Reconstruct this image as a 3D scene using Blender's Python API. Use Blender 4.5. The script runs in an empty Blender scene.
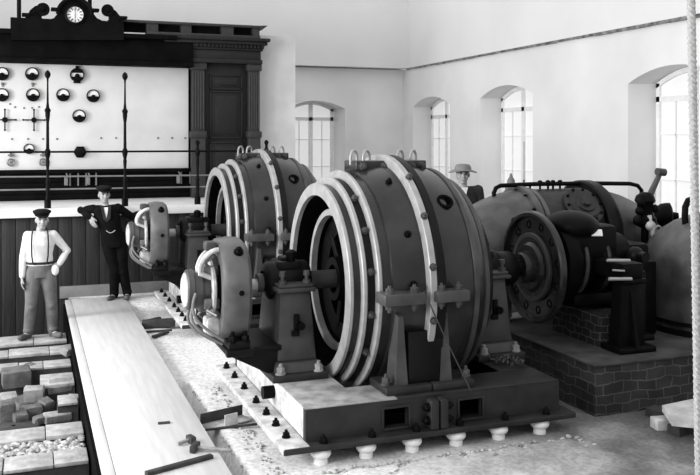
import bpy, bmesh, math, random
from math import sin, cos, pi, radians, atan, sqrt
from mathutils import Vector, Matrix
random.seed(7)
SC = bpy.context.scene
COL = SC.collection

# ------------------------------------------------------------------ camera
FPX = 860.0; EYE = 2.38; HORIZON = 139.0
YAW = atan(320.0 / 860.0)
cd = bpy.data.cameras.new('camera'); cam = bpy.data.objects.new('camera', cd); COL.objects.link(cam)
cd.sensor_fit = 'HORIZONTAL'; cd.sensor_width = 36.0; cd.lens = 36.0 * FPX / 700.0
cd.shift_y = -(237.5 - HORIZON) / 700.0
cd.clip_start = 0.05; cd.clip_end = 200
cam.location = (0, 0, EYE); cam.rotation_euler = (pi / 2, 0, -YAW)
SC.camera = cam


def at(px, py, Y=None, Z=None):
    """world point on the plane Y=... or Z=... seen at a pixel (used for measuring)"""
    l = (px - 350) / FPX; s, c = sin(YAW), cos(YAW)
    x = s + l * c; y = c - l * s; z = -(py - HORIZON) / FPX
    d = Y / y if Y is not None else (Z - EYE) / z
    return Vector((d * x, d * y, EYE + d * z))


# ------------------------------------------------------------------ materials
def mat(name, col, rough=0.6, metal=0.0, var=0.0, scale=8.0, bump=0.0, bscale=None, col2=None, spec=0.5, coat=0.0, detail=4.0, stretch=None):
    m = bpy.data.materials.new(name); m.use_nodes = True
    nt = m.node_tree; b = nt.nodes['Principled BSDF']
    b.inputs['Roughness'].default_value = rough; b.inputs['Metallic'].default_value = metal
    b.inputs['Specular IOR Level'].default_value = spec
    if coat: b.inputs['Coat Weight'].default_value = coat; b.inputs['Coat Roughness'].default_value = 0.15
    tc = nt.nodes.new('ShaderNodeTexCoord'); src = tc.outputs['Object']
    if stretch:
        mp = nt.nodes.new('ShaderNodeMapping'); mp.inputs['Scale'].default_value = stretch
        nt.links.new(src, mp.inputs['Vector']); src = mp.outputs['Vector']
    n = nt.nodes.new('ShaderNodeTexNoise'); n.inputs['Scale'].default_value = scale; n.inputs['Detail'].default_value = detail
    nt.links.new(src, n.inputs['Vector'])
    r = nt.nodes.new('ShaderNodeValToRGB')
    lo, hi = (col * (1 - var), min(1, col * (1 + var))) if col2 is None else (col, col2)
    r.color_ramp.elements[0].position = 0.35; r.color_ramp.elements[1].position = 0.65
    r.color_ramp.elements[0].color = (lo, lo, lo, 1); r.color_ramp.elements[1].color = (hi, hi, hi, 1)
    nt.links.new(n.outputs['Fac'], r.inputs['Fac']); nt.links.new(r.outputs['Color'], b.inputs['Base Color'])
    if bump:
        n2 = nt.nodes.new('ShaderNodeTexNoise'); n2.inputs['Scale'].default_value = bscale or scale * 4; n2.inputs['Detail'].default_value = 6
        nt.links.new(src, n2.inputs['Vector'])
        bp = nt.nodes.new('ShaderNodeBump'); bp.inputs['Strength'].default_value = bump; bp.inputs['Distance'].default_value = 0.02
        nt.links.new(n2.outputs['Fac'], bp.inputs['Height']); nt.links.new(bp.outputs['Normal'], b.inputs['Normal'])
    return m


def mat_brick(name, c1, c2, mortar, scale, bump=0.6, axis='xz', bw=0.5, rh=0.25, ms=0.02):
    m = mat(name, c1, 0.85); nt = m.node_tree; b = nt.nodes['Principled BSDF']
    tc = nt.nodes.new('ShaderNodeTexCoord'); sx = nt.nodes.new('ShaderNodeSeparateXYZ'); cx = nt.nodes.new('ShaderNodeCombineXYZ')
    nt.links.new(tc.outputs['Object'], sx.inputs[0])
    ad = nt.nodes.new('ShaderNodeMath'); ad.operation = 'ADD'
    nt.links.new(sx.outputs['X'], ad.inputs[0]); nt.links.new(sx.outputs['Y'], ad.inputs[1])
    nt.links.new(ad.outputs[0], cx.inputs['X']); nt.links.new(sx.outputs['Z'], cx.inputs['Y'])
    br = nt.nodes.new('ShaderNodeTexBrick'); br.inputs['Scale'].default_value = scale
    br.inputs['Color1'].default_value = (c1, c1, c1, 1); br.inputs['Color2'].default_value = (c2, c2, c2, 1); br.inputs['Mortar'].default_value = (mortar,) * 3 + (1,)
    br.inputs['Mortar Size'].default_value = ms; br.inputs['Brick Width'].default_value = bw; br.inputs['Row Height'].default_value = rh
    br.inputs['Mortar Smooth'].default_value = 0.4
    nz = nt.nodes.new('ShaderNodeTexNoise'); nz.inputs['Scale'].default_value = 5; nz.inputs['Detail'].default_value = 5
    nt.links.new(tc.outputs['Object'], nz.inputs['Vector'])
    vm = nt.nodes.new('ShaderNodeMixRGB'); vm.inputs['Fac'].default_value = 0.09
    nt.links.new(cx.outputs[0], vm.inputs[1]); nt.links.new(nz.outputs['Color'], vm.inputs[2]); nt.links.new(vm.outputs[0], br.inputs['Vector'])
    mx = nt.nodes.new('ShaderNodeMixRGB'); mx.blend_type = 'MULTIPLY'; mx.inputs['Fac'].default_value = 0.9
    rr = nt.nodes.new('ShaderNodeValToRGB'); rr.color_ramp.elements[0].position = .3; rr.color_ramp.elements[1].position = .7
    rr.color_ramp.elements[0].color = (.35, .35, .35, 1)
    nt.links.new(nz.outputs['Fac'], rr.inputs['Fac'])
    nt.links.new(br.outputs['Color'], mx.inputs[1]); nt.links.new(rr.outputs['Color'], mx.inputs[2]); nt.links.new(mx.outputs[0], b.inputs['Base Color'])
    bp = nt.nodes.new('ShaderNodeBump'); bp.inputs['Strength'].default_value = bump; bp.inputs['Distance'].default_value = 0.02
    nt.links.new(br.outputs['Color'], bp.inputs['Height']); nt.links.new(bp.outputs['Normal'], b.inputs['Normal'])
    return m


def mat_emit(name, v, s=1.0):
    m = bpy.data.materials.new(name); m.use_nodes = True; nt = m.node_tree
    b = nt.nodes['Principled BSDF']; b.inputs['Base Color'].default_value = (v, v, v, 1)
    b.inputs['Emission Color'].default_value = (1, 1, 1, 1); b.inputs['Emission Strength'].default_value = s
    b.inputs['Roughness'].default_value = 0.3
    return m


M = dict(
    wall=mat('white plaster', 0.80, 0.9, var=0.04, scale=1.2, bump=0.05, bscale=30),
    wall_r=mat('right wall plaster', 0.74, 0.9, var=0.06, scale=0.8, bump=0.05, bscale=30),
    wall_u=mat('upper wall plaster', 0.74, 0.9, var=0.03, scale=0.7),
    pier=mat('grey plaster', 0.66, 0.9, var=0.08, scale=2.0),
    crack=mat('dark wall rail', 0.06, 0.9, col2=0.28, scale=9.0, bump=0.3),
    reveal=mat('reveal plaster', 0.82, 0.9, var=0.03),
    frame_w=mat('white window paint', 0.85, 0.6, var=0.05),
    pane=mat_emit('daylit glass', 0.6, 0.38),
    paint=mat('machine paint', 0.019, 0.24, var=0.4, scale=3.0, bump=0.06, bscale=24, spec=.36),
    paint_l=mat('worn machine paint', 0.062, 0.45, var=0.25, scale=5.0, bump=0.05, bscale=50, spec=.3),
    paint_m=mat('grey machine paint', 0.050, 0.42, var=0.25, scale=5.0, bump=0.05, bscale=50, spec=.35),
    yoke=mat('light machine paint', 0.095, 0.42, var=0.25, scale=6.0, bump=0.05, bscale=50, spec=.35),
    paint_d=mat('dark machine paint', 0.006, 0.45, var=0.25, scale=4.0, spec=.14),
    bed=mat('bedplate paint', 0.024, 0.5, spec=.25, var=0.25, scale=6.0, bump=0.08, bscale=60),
    bed_top=mat('pale bedplate', 0.30, 0.8, var=0.35, scale=7.0, bump=0.08, bscale=60),
    dusty=mat('pale iron', 0.52, 0.85, var=0.30, scale=9.0, bump=0.15, bscale=50),  # pale iron tone for the bedplate's left end and small parts
    steel=mat('machined steel', 0.36, 0.38, metal=0.15, var=0.12, scale=10),
    steel_b=mat('bright steel', 0.62, 0.25, metal=0.5, var=0.1, scale=14),
    iron=mat('black iron', 0.004, 0.45, var=0.3, scale=10, spec=.07),
    coil=mat('coil windings', 0.012, 0.6, col2=0.004, spec=.15, scale=30, stretch=(1, 6, 6)),
    black=mat('flat black', 0.003, 0.8, var=0.3, spec=.05),  # near-black for bore, pit sides and holes
    blackwood=mat('ebonised wood', 0.003, 0.6, var=0.4, scale=5, spec=0.06),
    wood=mat('dark carved wood', 0.018, 0.5, col2=0.009, spec=.25, scale=6, stretch=(14, 14, 1.2), bump=0.08, bscale=12),
    wood_l=mat('lighter carved wood', 0.045, 0.5, col2=0.026, spec=.25, scale=6, stretch=(14, 14, 1.2), bump=0.08, bscale=12),
    board_wall=mat('tarred board wall', 0.030, 0.6, col2=0.015, scale=5, stretch=(10, 1, .5), bump=0.08, bscale=8, spec=0.25),
    baseb=mat('grey painted wood', 0.16, 0.6, var=0.15, scale=4),
    white=mat('white paint', 0.78, 0.6, var=0.05, scale=3),
    marble=mat('white marble', 0.66, 0.35, var=0.06, scale=2.2, detail=8),
    dial=mat('white dial', 0.85, 0.5, var=0.02),
    brass=mat('dull brass', 0.16, 0.35, metal=0.4, var=0.2),
    walk=mat('pale planed boards', 0.60, 0.75, col2=0.52, scale=3, stretch=(6, .5, 6), bump=0.05, bscale=10),
    sleeper=mat_brick('dusty brick course', .34, .24, .12, 4.2, bw=.9, rh=.5),
    sleeper_top=mat('dusty brick', 0.42, 0.9, col2=0.26, scale=9, bump=0.4, bscale=30),
    brick=mat('loose brick', 0.14, 0.9, col2=0.07, scale=8, bump=0.4, bscale=40),
    brick_p=mat('pale loose brick', 0.30, 0.9, col2=0.18, scale=8, bump=0.4, bscale=40),
    fbrick=mat_brick('foundation brickwork', .045, .018, .10, 3.6, bw=.62, rh=.30, ms=.022),
    fbrick_top=mat('cement topping', 0.06, 0.9, col2=0.022, scale=4, bump=0.4, bscale=25),
    gravel=mat('gravel', 0.50, 0.9, col2=0.22, scale=14, bump=0.3),
    porcelain=mat('white porcelain', 0.85, 0.2, var=0.02),
    rust=mat('rusty bar', 0.03, 0.7, var=0.4, scale=12),
    lwood=mat('weathered wood', 0.26, 0.7, var=0.25, scale=6, stretch=(1, 8, 8)),
    rope=mat('hemp rope', 0.46, 0.9, var=0.15, scale=60),
    stone=mat('stone slab', 0.50, 0.9, var=0.2, scale=10, bump=0.3, bscale=30),
    stone_d=mat('dark stone', 0.035, 0.9, var=0.3, scale=8, bump=0.3, bscale=30),
    skin=mat('skin', 0.36, 0.55, var=0.06, scale=20),
    feature=mat('eyes and brows', 0.012, 0.5),
    lips=mat('lips', 0.20, 0.5),
    shirt=mat('white shirt cloth', 0.70, 0.9, var=0.08, scale=10, bump=0.25, bscale=14),
    trousers=mat('grey trouser cloth', 0.12, 0.9, var=0.25, scale=7, bump=0.3, bscale=14),
    suit=mat('black suit cloth', 0.006, 0.9, var=0.3, scale=8, bump=0.3, bscale=14, spec=.08),
    jacket=mat('dark jacket cloth', 0.016, 0.9, var=0.3, scale=8, bump=0.3, bscale=14),
    cap=mat('dark cap cloth', 0.01, 0.9, spec=.1, var=0.2),
    hair=mat('dark hair', 0.015, 0.7, var=0.3, scale=40),
    leather=mat('dusty leather', 0.09, 0.6, var=0.3),
    felt=mat('pale felt hat', 0.17, 0.9, var=0.12, scale=12),
    pipe=mat('mottled iron pipe', 0.095, 0.45, col2=0.045, scale=5, bump=0.1, bscale=30),
    pipe_d=mat('dark mottled iron', 0.034, 0.45, col2=0.012, spec=.25, scale=4, bump=0.08, bscale=30),
)
# ground: pale dust by the walkway, darker earth right of the machine
gm = mat('earth floor', 0.3, 0.95); nt = gm.node_tree; b = nt.nodes['Principled BSDF']
tc = nt.nodes.new('ShaderNodeTexCoord'); sx = nt.nodes.new('ShaderNodeSeparateXYZ'); nt.links.new(tc.outputs['Object'], sx.inputs[0])
nz = nt.nodes.new('ShaderNodeTexNoise'); nz.inputs['Scale'].default_value = 2.2; nz.inputs['Detail'].default_value = 8; nt.links.new(tc.outputs['Object'], nz.inputs['Vector'])
ma = nt.nodes.new('ShaderNodeMath'); ma.operation = 'MULTIPLY_ADD'; nt.links.new(nz.outputs['Fac'], ma.inputs[0]); ma.inputs[1].default_value = 2.6; nt.links.new(sx.outputs['X'], ma.inputs[2])
mr = nt.nodes.new('ShaderNodeMapRange'); mr.inputs['From Min'].default_value = 0; mr.inputs['From Max'].default_value = 8; nt.links.new(ma.outputs[0], mr.inputs['Value'])
rp = nt.nodes.new('ShaderNodeValToRGB'); e = rp.color_ramp.elements
e[0].position = 0.12; e[0].color = (.10, .10, .10, 1); e[1].position = 0.9; e[1].color = (.05, .05, .05, 1)
for p, v in ((0.22, .22), (0.27, .80), (0.42, .78), (0.56, .56), (0.74, .16)):
    k = e.new(p); k.color = (v, v, v, 1)
nt.links.new(mr.outputs[0], rp.inputs['Fac'])
nf = nt.nodes.new('ShaderNodeTexNoise'); nf.inputs['Scale'].default_value = 26; nf.inputs['Detail'].default_value = 8; nt.links.new(tc.outputs['Object'], nf.inputs['Vector'])
rf = nt.nodes.new('ShaderNodeValToRGB'); rf.color_ramp.elements[0].position = .35; rf.color_ramp.elements[0].color = (.5, .5, .5, 1); rf.color_ramp.elements[1].position = .6
nt.links.new(nf.outputs['Fac'], rf.inputs['Fac'])
mm = nt.nodes.new('ShaderNodeMixRGB'); mm.blend_type = 'MULTIPLY'; mm.inputs['Fac'].default_value = 0.6
nt.links.new(rp.outputs['Color'], mm.inputs[1]); nt.links.new(rf.outputs['Color'], mm.inputs[2]); nt.links.new(mm.outputs[0], b.inputs['Base Color'])
bp = nt.nodes.new('ShaderNodeBump'); bp.inputs['Strength'].default_value = 0.22; bp.inputs['Distance'].default_value = 0.02
nt.links.new(nf.outputs['Fac'], bp.inputs['Height']); nt.links.new(bp.outputs['Normal'], b.inputs['Normal'])
M['ground'] = gm


# ------------------------------------------------------------------ mesh builder
def frame(axis):
    a = Vector(axis).normalized(); t = Vector((0, 0, 1)) if abs(a.z) < 0.9 else Vector((1, 0, 0))
    u = a.cross(t).normalized(); v = a.cross(u).normalized()
    return a, u, v


class MB:
    def __init__(s): s.bm = bmesh.new()

    def verts(s, pts): return [s.bm.verts.new(Vector(p)) for p in pts]

    def face(s, vs):
        try: return s.bm.faces.new(vs)
        except ValueError: return None

    def box(s, c, d, bev=0.0, rz=0.0, rx=0.0, ry=0.0, taper=1.0):
        """box by centre and size; taper scales the top"""
        t = bmesh.new(); bmesh.ops.create_cube(t, size=1.0)
        for v in t.verts:
            k = taper if v.co.z > 0 else 1.0
            v.co = Vector((v.co.x * d[0] * k, v.co.y * d[1] * k, v.co.z * d[2]))
        if bev: bmesh.ops.bevel(t, geom=t.edges[:], offset=bev, segments=2, affect='EDGES', profile=0.5)
        mt = Matrix.Translation(Vector(c)) @ Matrix.Rotation(rz, 4, 'Z') @ Matrix.Rotation(ry, 4, 'Y') @ Matrix.Rotation(rx, 4, 'X')
        s.merge(t, mt); return s

    def span(s, x0, x1, y0, y1, z0, z1, bev=0.0):
        return s.box(((x0 + x1) / 2, (y0 + y1) / 2, (z0 + z1) / 2), (abs(x1 - x0), abs(y1 - y0), abs(z1 - z0)), bev)

    def merge(s, t, mt=Matrix()):
        mp = {}
        for v in t.verts: mp[v] = s.bm.verts.new(mt @ v.co)
        for f in t.faces: s.face([mp[v] for v in f.verts])
        t.free()

    def lathe(s, prof, c, axis=(1, 0, 0), n=64, closed=False, cap=False, sq=None, a0=0.0):
        """revolve (offset along axis, radius); sq = superellipse exponent"""
        a, u, v = frame(axis); c = Vector(c); rings = []
        for (h, r) in prof:
            row = []
            for i in range(n):
                th = a0 + 2 * pi * i / n; k = 1.0
                if sq: k = 1.0 / ((abs(cos(th)) ** sq + abs(sin(th)) ** sq) ** (1.0 / sq))
                row.append(s.bm.verts.new(c + a * h + (u * cos(th) + v * sin(th)) * (r * k)))
            rings.append(row)
        m = len(rings)
        for j in range(m if closed else m - 1):
            A, B = rings[j], rings[(j + 1) % m]
            for i in range(n): s.face([A[i], A[(i + 1) % n], B[(i + 1) % n], B[i]])
        if cap:
            s.face(rings[0][::-1]); s.face(rings[-1])
        return s

    def cyl(s, p0, p1, r0, r1=None, n=20):
        p0, p1 = Vector(p0), Vector(p1); L = (p1 - p0).length
        return s.lathe([(0, r0), (L, r0 if r1 is None else r1)], p0, p1 - p0, n, cap=True)

    def ring(s, x0, x1, ro, ri, c, axis=(1, 0, 0), n=96, b=0.008):
        return s.lathe([(x0, ri), (x0, ro - b), (x0 + b, ro), (x1 - b, ro), (x1, ro - b), (x1, ri)], c, axis, n, closed=True)

    def tube(s, pts, r, n=10, cap=True, radii=None):
        pts = [Vector(p) for p in pts]; rings = []; pu = None
        for i, p in enumerate(pts):
            t = (pts[min(i + 1, len(pts) - 1)] - pts[max(i - 1, 0)]).normalized()
            if pu is None: _, u, _ = frame(t)
            else:
                u = pu - t * pu.dot(t)
                u = u.normalized() if u.length > 1e-6 else frame(t)[1]
            pu = u; v = t.cross(u); rr = radii[i] if radii else r
            rings.append([s.bm.verts.new(p + (u * cos(2 * pi * k / n) + v * sin(2 * pi * k / n)) * rr) for k in range(n)])
        for A, B in zip(rings, rings[1:]):
            for i in range(n): s.face([A[i], A[(i + 1) % n], B[(i + 1) % n], B[i]])
        if cap: s.face(rings[0][::-1]); s.face(rings[-1])
        return s

    def ball(s, c, r, n=16, sc=(1, 1, 1), rot=None):
        t = bmesh.new(); bmesh.ops.create_uvsphere(t, u_segments=n, v_segments=max(8, n * 2 // 3), radius=r)
        mt = Matrix.Translation(Vector(c)) @ (rot or Matrix()) @ Matrix.Diagonal((sc[0], sc[1], sc[2], 1))
        s.merge(t, mt); return s

    def prism(s, poly, d):
        """polygon of 3D points extruded by vector d"""
        d = Vector(d); A = s.verts(poly); B = s.verts([Vector(p) + d for p in poly]); n = len(A)
        s.face(A[::-1]); s.face(B)
        for i in range(n): s.face([A[i], A[(i + 1) % n], B[(i + 1) % n], B[i]])
        return s

    def hexbolt(s, p, axis, r=0.03, h=0.03):
        a, u, v = frame(axis); p = Vector(p)
        s.lathe([(0, r * 1.25), (h * .25, r * 1.25)], p, a, 12, cap=True)
        s.lathe([(h * .25, r), (h * .9, r), (h, r * .85)], p, a, 6, cap=True)
        s.lathe([(h, r * .5), (h * 1.5, r * .45)], p, a, 8, cap=True)
        return s

    def build(s, name, m, parent=None, angle=38, smooth=True):
        o_ = Vector((0, 0, 0)); q = parent
        while q is not None: o_ += q.location; q = q.parent
        bmesh.ops.recalc_face_normals(s.bm, faces=s.bm.faces[:])
        if o_.length > 0: bmesh.ops.translate(s.bm, verts=s.bm.verts[:], vec=-o_)
        me = bpy.data.meshes.new(name); s.bm.to_mesh(me); s.bm.free()
        if smooth:
            me.polygons.foreach_set('use_smooth', [True] * len(me.polygons)); me.set_sharp_from_angle(angle=radians(angle))
        me.materials.append(M[m] if isinstance(m, str) else m)
        o = bpy.data.objects.new(name, me); COL.objects.link(o); o.parent = parent
        return o


def thing(name, label, cat, loc=(0, 0, 0), group=None):
    o = bpy.data.objects.new(name, None); COL.objects.link(o); o.location = loc; o.empty_display_size = .2
    return tag(o, label, cat, group)


def tag(o, label=None, cat=None, group=None, kind=None):
    if label: o['label'] = label
    if cat: o['category'] = cat
    if group: o['group'] = group
    if kind: o['kind'] = kind
    return o


def solo(mb, name, m, label, cat, base, group=None):
    """a thing of one mesh, its origin at its base"""
    o = mb.build(name, m)
    o.data.transform(Matrix.Translation(-Vector(base))); o.location = base
    return tag(o, label, cat, group)


def struct(o): o['kind'] = 'structure'; return o


def dup(root, loc, label):
    r = root.copy(); COL.objects.link(r); r.location = loc; r['label'] = label
    for ch in list(root.children):
        c = ch.copy(); COL.objects.link(c); c.parent = r
        for g in list(ch.children):
            d = g.copy(); COL.objects.link(d); d.parent = c
    return r


def bolts(parent, m, spots, axis, r, h, name='bolt'):
    for p in spots:
        ax = axis(p) if callable(axis) else axis
        MB().hexbolt(p, ax, r, h).build(name, m, parent)


# ------------------------------------------------------------------ the room
BACK = 19.2; RIGHT = 8.52; TOP = 6.6; LEDGE = 4.06; THICK = 0.55


def arched_wall(name, m, f, u0, u1, z0, z1, ops, splay=0.16):
    """wall on the line u with arched openings; f(u, z, depth) -> point; ops = (ua, ub, sill, spring, rise)"""
    mb = MB(); N = 16
    def quad(*p): mb.face(mb.verts(p))
    for dep, k in ((0.0, 0.0), (THICK, 1.0)):
        cur = u0
        for (a, b_, sl, sp, ri) in ops:
            a2, b2 = a + splay * k, b_ - splay * k
            quad(f(cur, z0, dep), f(a2, z0, dep), f(a2, z1, dep), f(cur, z1, dep))
            quad(f(a2, z0, dep), f(b2, z0, dep), f(b2, sl, dep), f(a2, sl, dep))
            pr = None
            for i in range(N + 1):
                t = i / N; u = a2 + (b2 - a2) * t; z = sp + ri * (1 - (2 * t - 1) ** 2)
                if pr: quad(f(pr[0], pr[1], dep), f(u, z, dep), f(u, z1, dep), f(pr[0], z1, dep))
                pr = (u, z)
            cur = b2
        quad(f(cur, z0, dep), f(u1, z0, dep), f(u1, z1, dep), f(cur, z1, dep))
    for (a, b_, sl, sp, ri) in ops:
        A, B = a + splay, b_ - splay
        quad(f(a, sl, 0), f(A, sl, THICK), f(A, sp, THICK), f(a, sp, 0))
        quad(f(b_, sl, 0), f(B, sl, THICK), f(B, sp, THICK), f(b_, sp, 0))
        quad(f(a, sl, 0), f(b_, sl, 0), f(B, sl, THICK), f(A, sl, THICK))
        for i in range(N):
            q = []
            for t, dd in ((i / N, 0), ((i + 1) / N, 0), ((i + 1) / N, 1), (i / N, 1)):
                aa, bb = (A, B) if dd else (a, b_)
                q.append(f(aa + (bb - aa) * t, sp + ri * (1 - (2 * t - 1) ** 2), THICK * dd))
            quad(*q)
    # end caps and top
    quad(f(u0, z1, 0), f(u1, z1, 0), f(u1, z1, THICK), f(u0, z1, THICK))
    quad(f(u0, z0, 0), f(u0, z1, 0), f(u0, z1, THICK), f(u0, z0, THICK)); quad(f(u1, z0, 0), f(u1, z1, 0), f(u1, z1, THICK), f(u1, z0, THICK))
    bmesh.ops.remove_doubles(mb.bm, verts=mb.bm.verts[:], dist=1e-4)
    o = mb.build(name, m, smooth=False)
    return struct(o)


def window(n, f, op, splay=0.16, cols=2):
    a, b_, sl, sp, ri = op; a += splay; b_ -= splay; N = 12; d0, d1 = THICK - .16, THICK - .08
    mb = MB()
    def bar(ua, ub, za, zb, dd=0.0):
        P = [f(ua, za, d0 + dd), f(ub, za, d0 + dd), f(ub, zb, d0 + dd), f(ua, zb, d0 + dd)]
        mb.prism(P, Vector(f(ua, za, d1)) - Vector(f(ua, za, d0)))
    arch = lambda t: sp + ri * (1 - (2 * t - 1) ** 2)
    w = .075
    bar(a, a + w, sl, sp); bar(b_ - w, b_, sl, sp); bar(a, b_, sl, sl + w); bar(a, b_, sp - .28, sp - .20)
    for i in range(N):
        t0, t1 = i / N, (i + 1) / N; ua, ub = a + (b_ - a) * t0, a + (b_ - a) * t1
        P = [f(ua, arch(t0) - w, d0), f(ub, arch(t1) - w, d0), f(ub, arch(t1), d0), f(ua, arch(t0), d0)]
        mb.prism(P, Vector(f(0, 0, d1)) - Vector(f(0, 0, d0)))
    um = (a + b_) / 2; bar(um - .05, um + .05, sl, sp + ri - w)
    for uu in (a * .5 + um * .5, b_ * .5 + um * .5): bar(uu - .009, uu + .009, sl + w, sp - .25, .01)
    for zz in (sl + (sp - sl) * .36, sl + (sp - sl) * .66): bar(a, b_, zz - .009, zz + .009, .01)
    fr = struct(mb.build('window_%d' % n, 'frame_w', smooth=False))
    g = MB(); dm = (d0 + d1) / 2
    P = [f(a, sl, dm), f(b_, sl, dm)] + [f(b_ + (a - b_) * i / N, arch(1 - i / N), dm) for i in range(N + 1)]
    g.prism(P, (Vector(f(0, 0, d1)) - Vector(f(0, 0, d0))) * .12)
    gl = g.build('glass', 'pane', fr, smooth=False)


fb = lambda u, z, d: (u, BACK + d, z)
fr_ = lambda u, z, d: (RIGHT + d, u, z)
ops_b = [(5.56, 7.02, .95, 3.1, .18)]
ops_r = [(5.0, 6.9, .95, 3.2, .21), (8.85, 10.78, .95, 3.22, .21), (13.42, 15.36, .95, 3.2, .21), (16.70, 18.6, .95, 3.14, .2)]
struct(MB().span(-6.0, RIGHT + THICK, -3.3, -3.0, -.6, TOP).build('wall_front', 'pier'))
fl = lambda u, z, d: (-5.3 - d, u, z)
arched_wall('wall_left', 'wall', fl, -3.0, BACK, -.6, TOP, [(1.9, 4.5, .7, 4.6, .5), (5.9, 8.5, .7, 4.6, .5), (9.7, 12.3, .7, 4.6, .5), (13.5, 16.1, .7, 4.6, .5)])
arched_wall('wall_back', 'wall', fb, -6.0, RIGHT, -.6, LEDGE, ops_b)
arched_wall('wall_right', 'wall_r', fr_, -3.0, BACK, -.6, LEDGE, ops_r)
window(1, fb, ops_b[0])
for i, op in enumerate(ops_r): window(i + 2, fr_, op)
# upper walls: the back one stands proud, the right one carries a dark rail line
struct(MB().span(-6, RIGHT + THICK, BACK - .28, BACK + THICK, LEDGE + .02, TOP).build('wall_back_upper', 'wall_u'))
struct(MB().span(RIGHT + .02, RIGHT + THICK, -3.0, BACK - .28, LEDGE + .02, TOP).build('wall_right_upper', 'wall_u'))
mb = MB(); y = 2.0
while y < BACK - .3:
    y2 = min(BACK - .29, y + random.uniform(.25, .6)); hh = .018 + .03 * max(0, (13.5 - y) / 9) + random.uniform(-.006, .008)
    mb.span(RIGHT - .035, RIGHT + .05, y, y2, LEDGE - hh, LEDGE + .02); y = y2
struct(mb.build('trim_1', 'crack'))

# ground as a height field: pit on the left, dust strip, earth
NOI = [(random.uniform(-1, 1), random.uniform(-1, 1), random.uniform(0, 6.28)) for _ in range(24)]


def noise2(x, y, f):
    v = 0
    for i, (a, b_, p) in enumerate(NOI):
        k = f * (0.6 + (i % 8) * .45); v += sin((a * x + b_ * y) * k * 2 + p)
    return v / 9.0


def sm(t): t = max(0, min(1, t)); return t * t * (3 - 2 * t)


def gh(x, y):
    n = noise2(x, y, 5) * .5 + noise2(y, x, 14) * .4
    if x < .53: return -.56 + .03 * n
    h = -.10 + .012 * n
    if x > 1.6: h = -.10 - .018 * sm((x - 1.55) / .25) + .008 * n
    if x < 1.47 and y < 8.3 + .4 * noise2(x, y, 2): h = -.34 + .02 * n
    if y > 12.75 and x < 5: h = -.02 + .004 * n
    if x > 1.6 and y < 6.02 + .04 * noise2(x * 2, 1, 4): h = -.09 + .030 * n - .02 * sm((x - 4.0) / .5)
    return h


mb = MB(); xs = [-3.5 + .075 * i for i in range(int(12.0 / .075) + 1)]; ys = [-3.0] + [3.0 + .075 * i for i in range(int(16.2 / .075) + 1)]
grid = [[mb.bm.verts.new((x, y, gh(x, y))) for x in xs] for y in ys]
for j in range(len(ys) - 1):
    for i in range(len(xs) - 1): mb.face([grid[j][i], grid[j][i + 1], grid[j + 1][i + 1], grid[j + 1][i]])
struct(mb.build('floor', 'ground', angle=80))

# gallery front wall, its floor and the dark wall under the switchboard
GX0, GX1 = -3.4, 4.72
mb = MB(); x = GX0; k = 0
while x < GX1 - .01:
    mb.span(x + .004, min(GX1, x + .2) - .004, 13.72, 13.78, -.6, 1.22, .004); x += .2
mb.span(GX0, GX1, 13.76, 13.9, -.6, 1.22)
struct(mb.build('wall_gallery', 'board_wall'))
struct(MB().span(.42, GX1, 13.68, 13.735, -.03, .15, .006).build('baseboard_gallery', 'baseb'))
struct(MB().span(GX0, GX1, 13.62, 15.7, 1.21, 1.335, .008).build('floor_gallery', 'white'))
mb = MB(); z = 1.335
while z < 1.84:
    mb.span(GX0, 3.92, 15.5, 15.56, z + .003, z + .098, .004); z += .1
mb.span(GX0, 3.92, 15.55, 15.7, 1.335, 3.7)
struct(mb.build('wall_gallery_back', 'blackwood'))
struct(MB().span(3.93, 4.72, 15.66, 15.9, 1.335, 4.32).build('wall_pier', 'pier'))

# ------------------------------------------------------------------ switchboard
PF = 15.45  # marble face
sb = thing('switchboard', 'long white marble switchboard with round gauges under a black carved pediment', 'switchboard', (1.1, 15.5, 1.84))
mb = MB()
for (x0, x1) in ((-2.9, 2.66),): mb.span(x0, x1, PF, PF + .05, 1.86, 3.70, .003)
mb.build('marble_panel', 'marble', sb)
mb = MB().span(-2.9, 2.70, 15.2, 15.44, 3.645, 4.14, .01)
mb.span(-2.9, 2.70, 15.12, 15.44, 3.645, 3.72, .01); mb.span(-2.9, 2.4, 15.05, 15.5, 4.10, 4.18, .01); mb.span(-.30, 1.30, 15.08, 15.5, 4.17, 4.37, .01)
mb.build('entablature', 'blackwood', sb)
mb = MB().span(-2.9, 2.70, 15.38, 15.5, 1.80, 1.862, .006); mb.build('sill', 'blackwood', sb)
Pz = lambda px, py: at(px, py, Y=15.02)
out = [(11, 40), (11, 20), (26, 20.5), (25, 15), (28, 14), (30, 10), (35, 6), (42, 5), (47, 8), (47, 12), (43, 14.5), (41, 16.5), (43, 19.5), (48, 20), (54, 18), (58, 13), (60, 8), (64, 3), (69, 0), (75, -1.5), (81, 0), (86, 3), (91, 8), (93, 13), (97, 18), (102, 20.5), (107, 21), (109.5, 19), (109, 15.5), (105, 13.5), (103.5, 10), (106, 7), (111, 7.5), (116, 11), (120, 16), (122, 20), (124, 24.5), (124, 40)]
mb = MB().prism([Pz(*p) for p in out], (0, .16, 0))
mb.build('pediment', 'blackwood', sb)
mb = MB()
for (a, b_, r) in ((43, 9.5, .085), (107.5, 10.5, .08)):
    c = Pz(a, b_); mb.lathe([(-.06, r), (-.03, r + .02), (.05, r + .02)], c, (0, -1, 0), 24, cap=True)
    mb.lathe([(.05, r * .6), (.09, r * .3)], c, (0, -1, 0), 20, cap=True)
for (a, b_) in ((55, 9.5), (95, 10.5), (26, 15), (123, 18)):
    c = Pz(a, b_); mb.box(c, (.13, .2, .045), .01)
ctr = Pz(75, 15); arch = []
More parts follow.
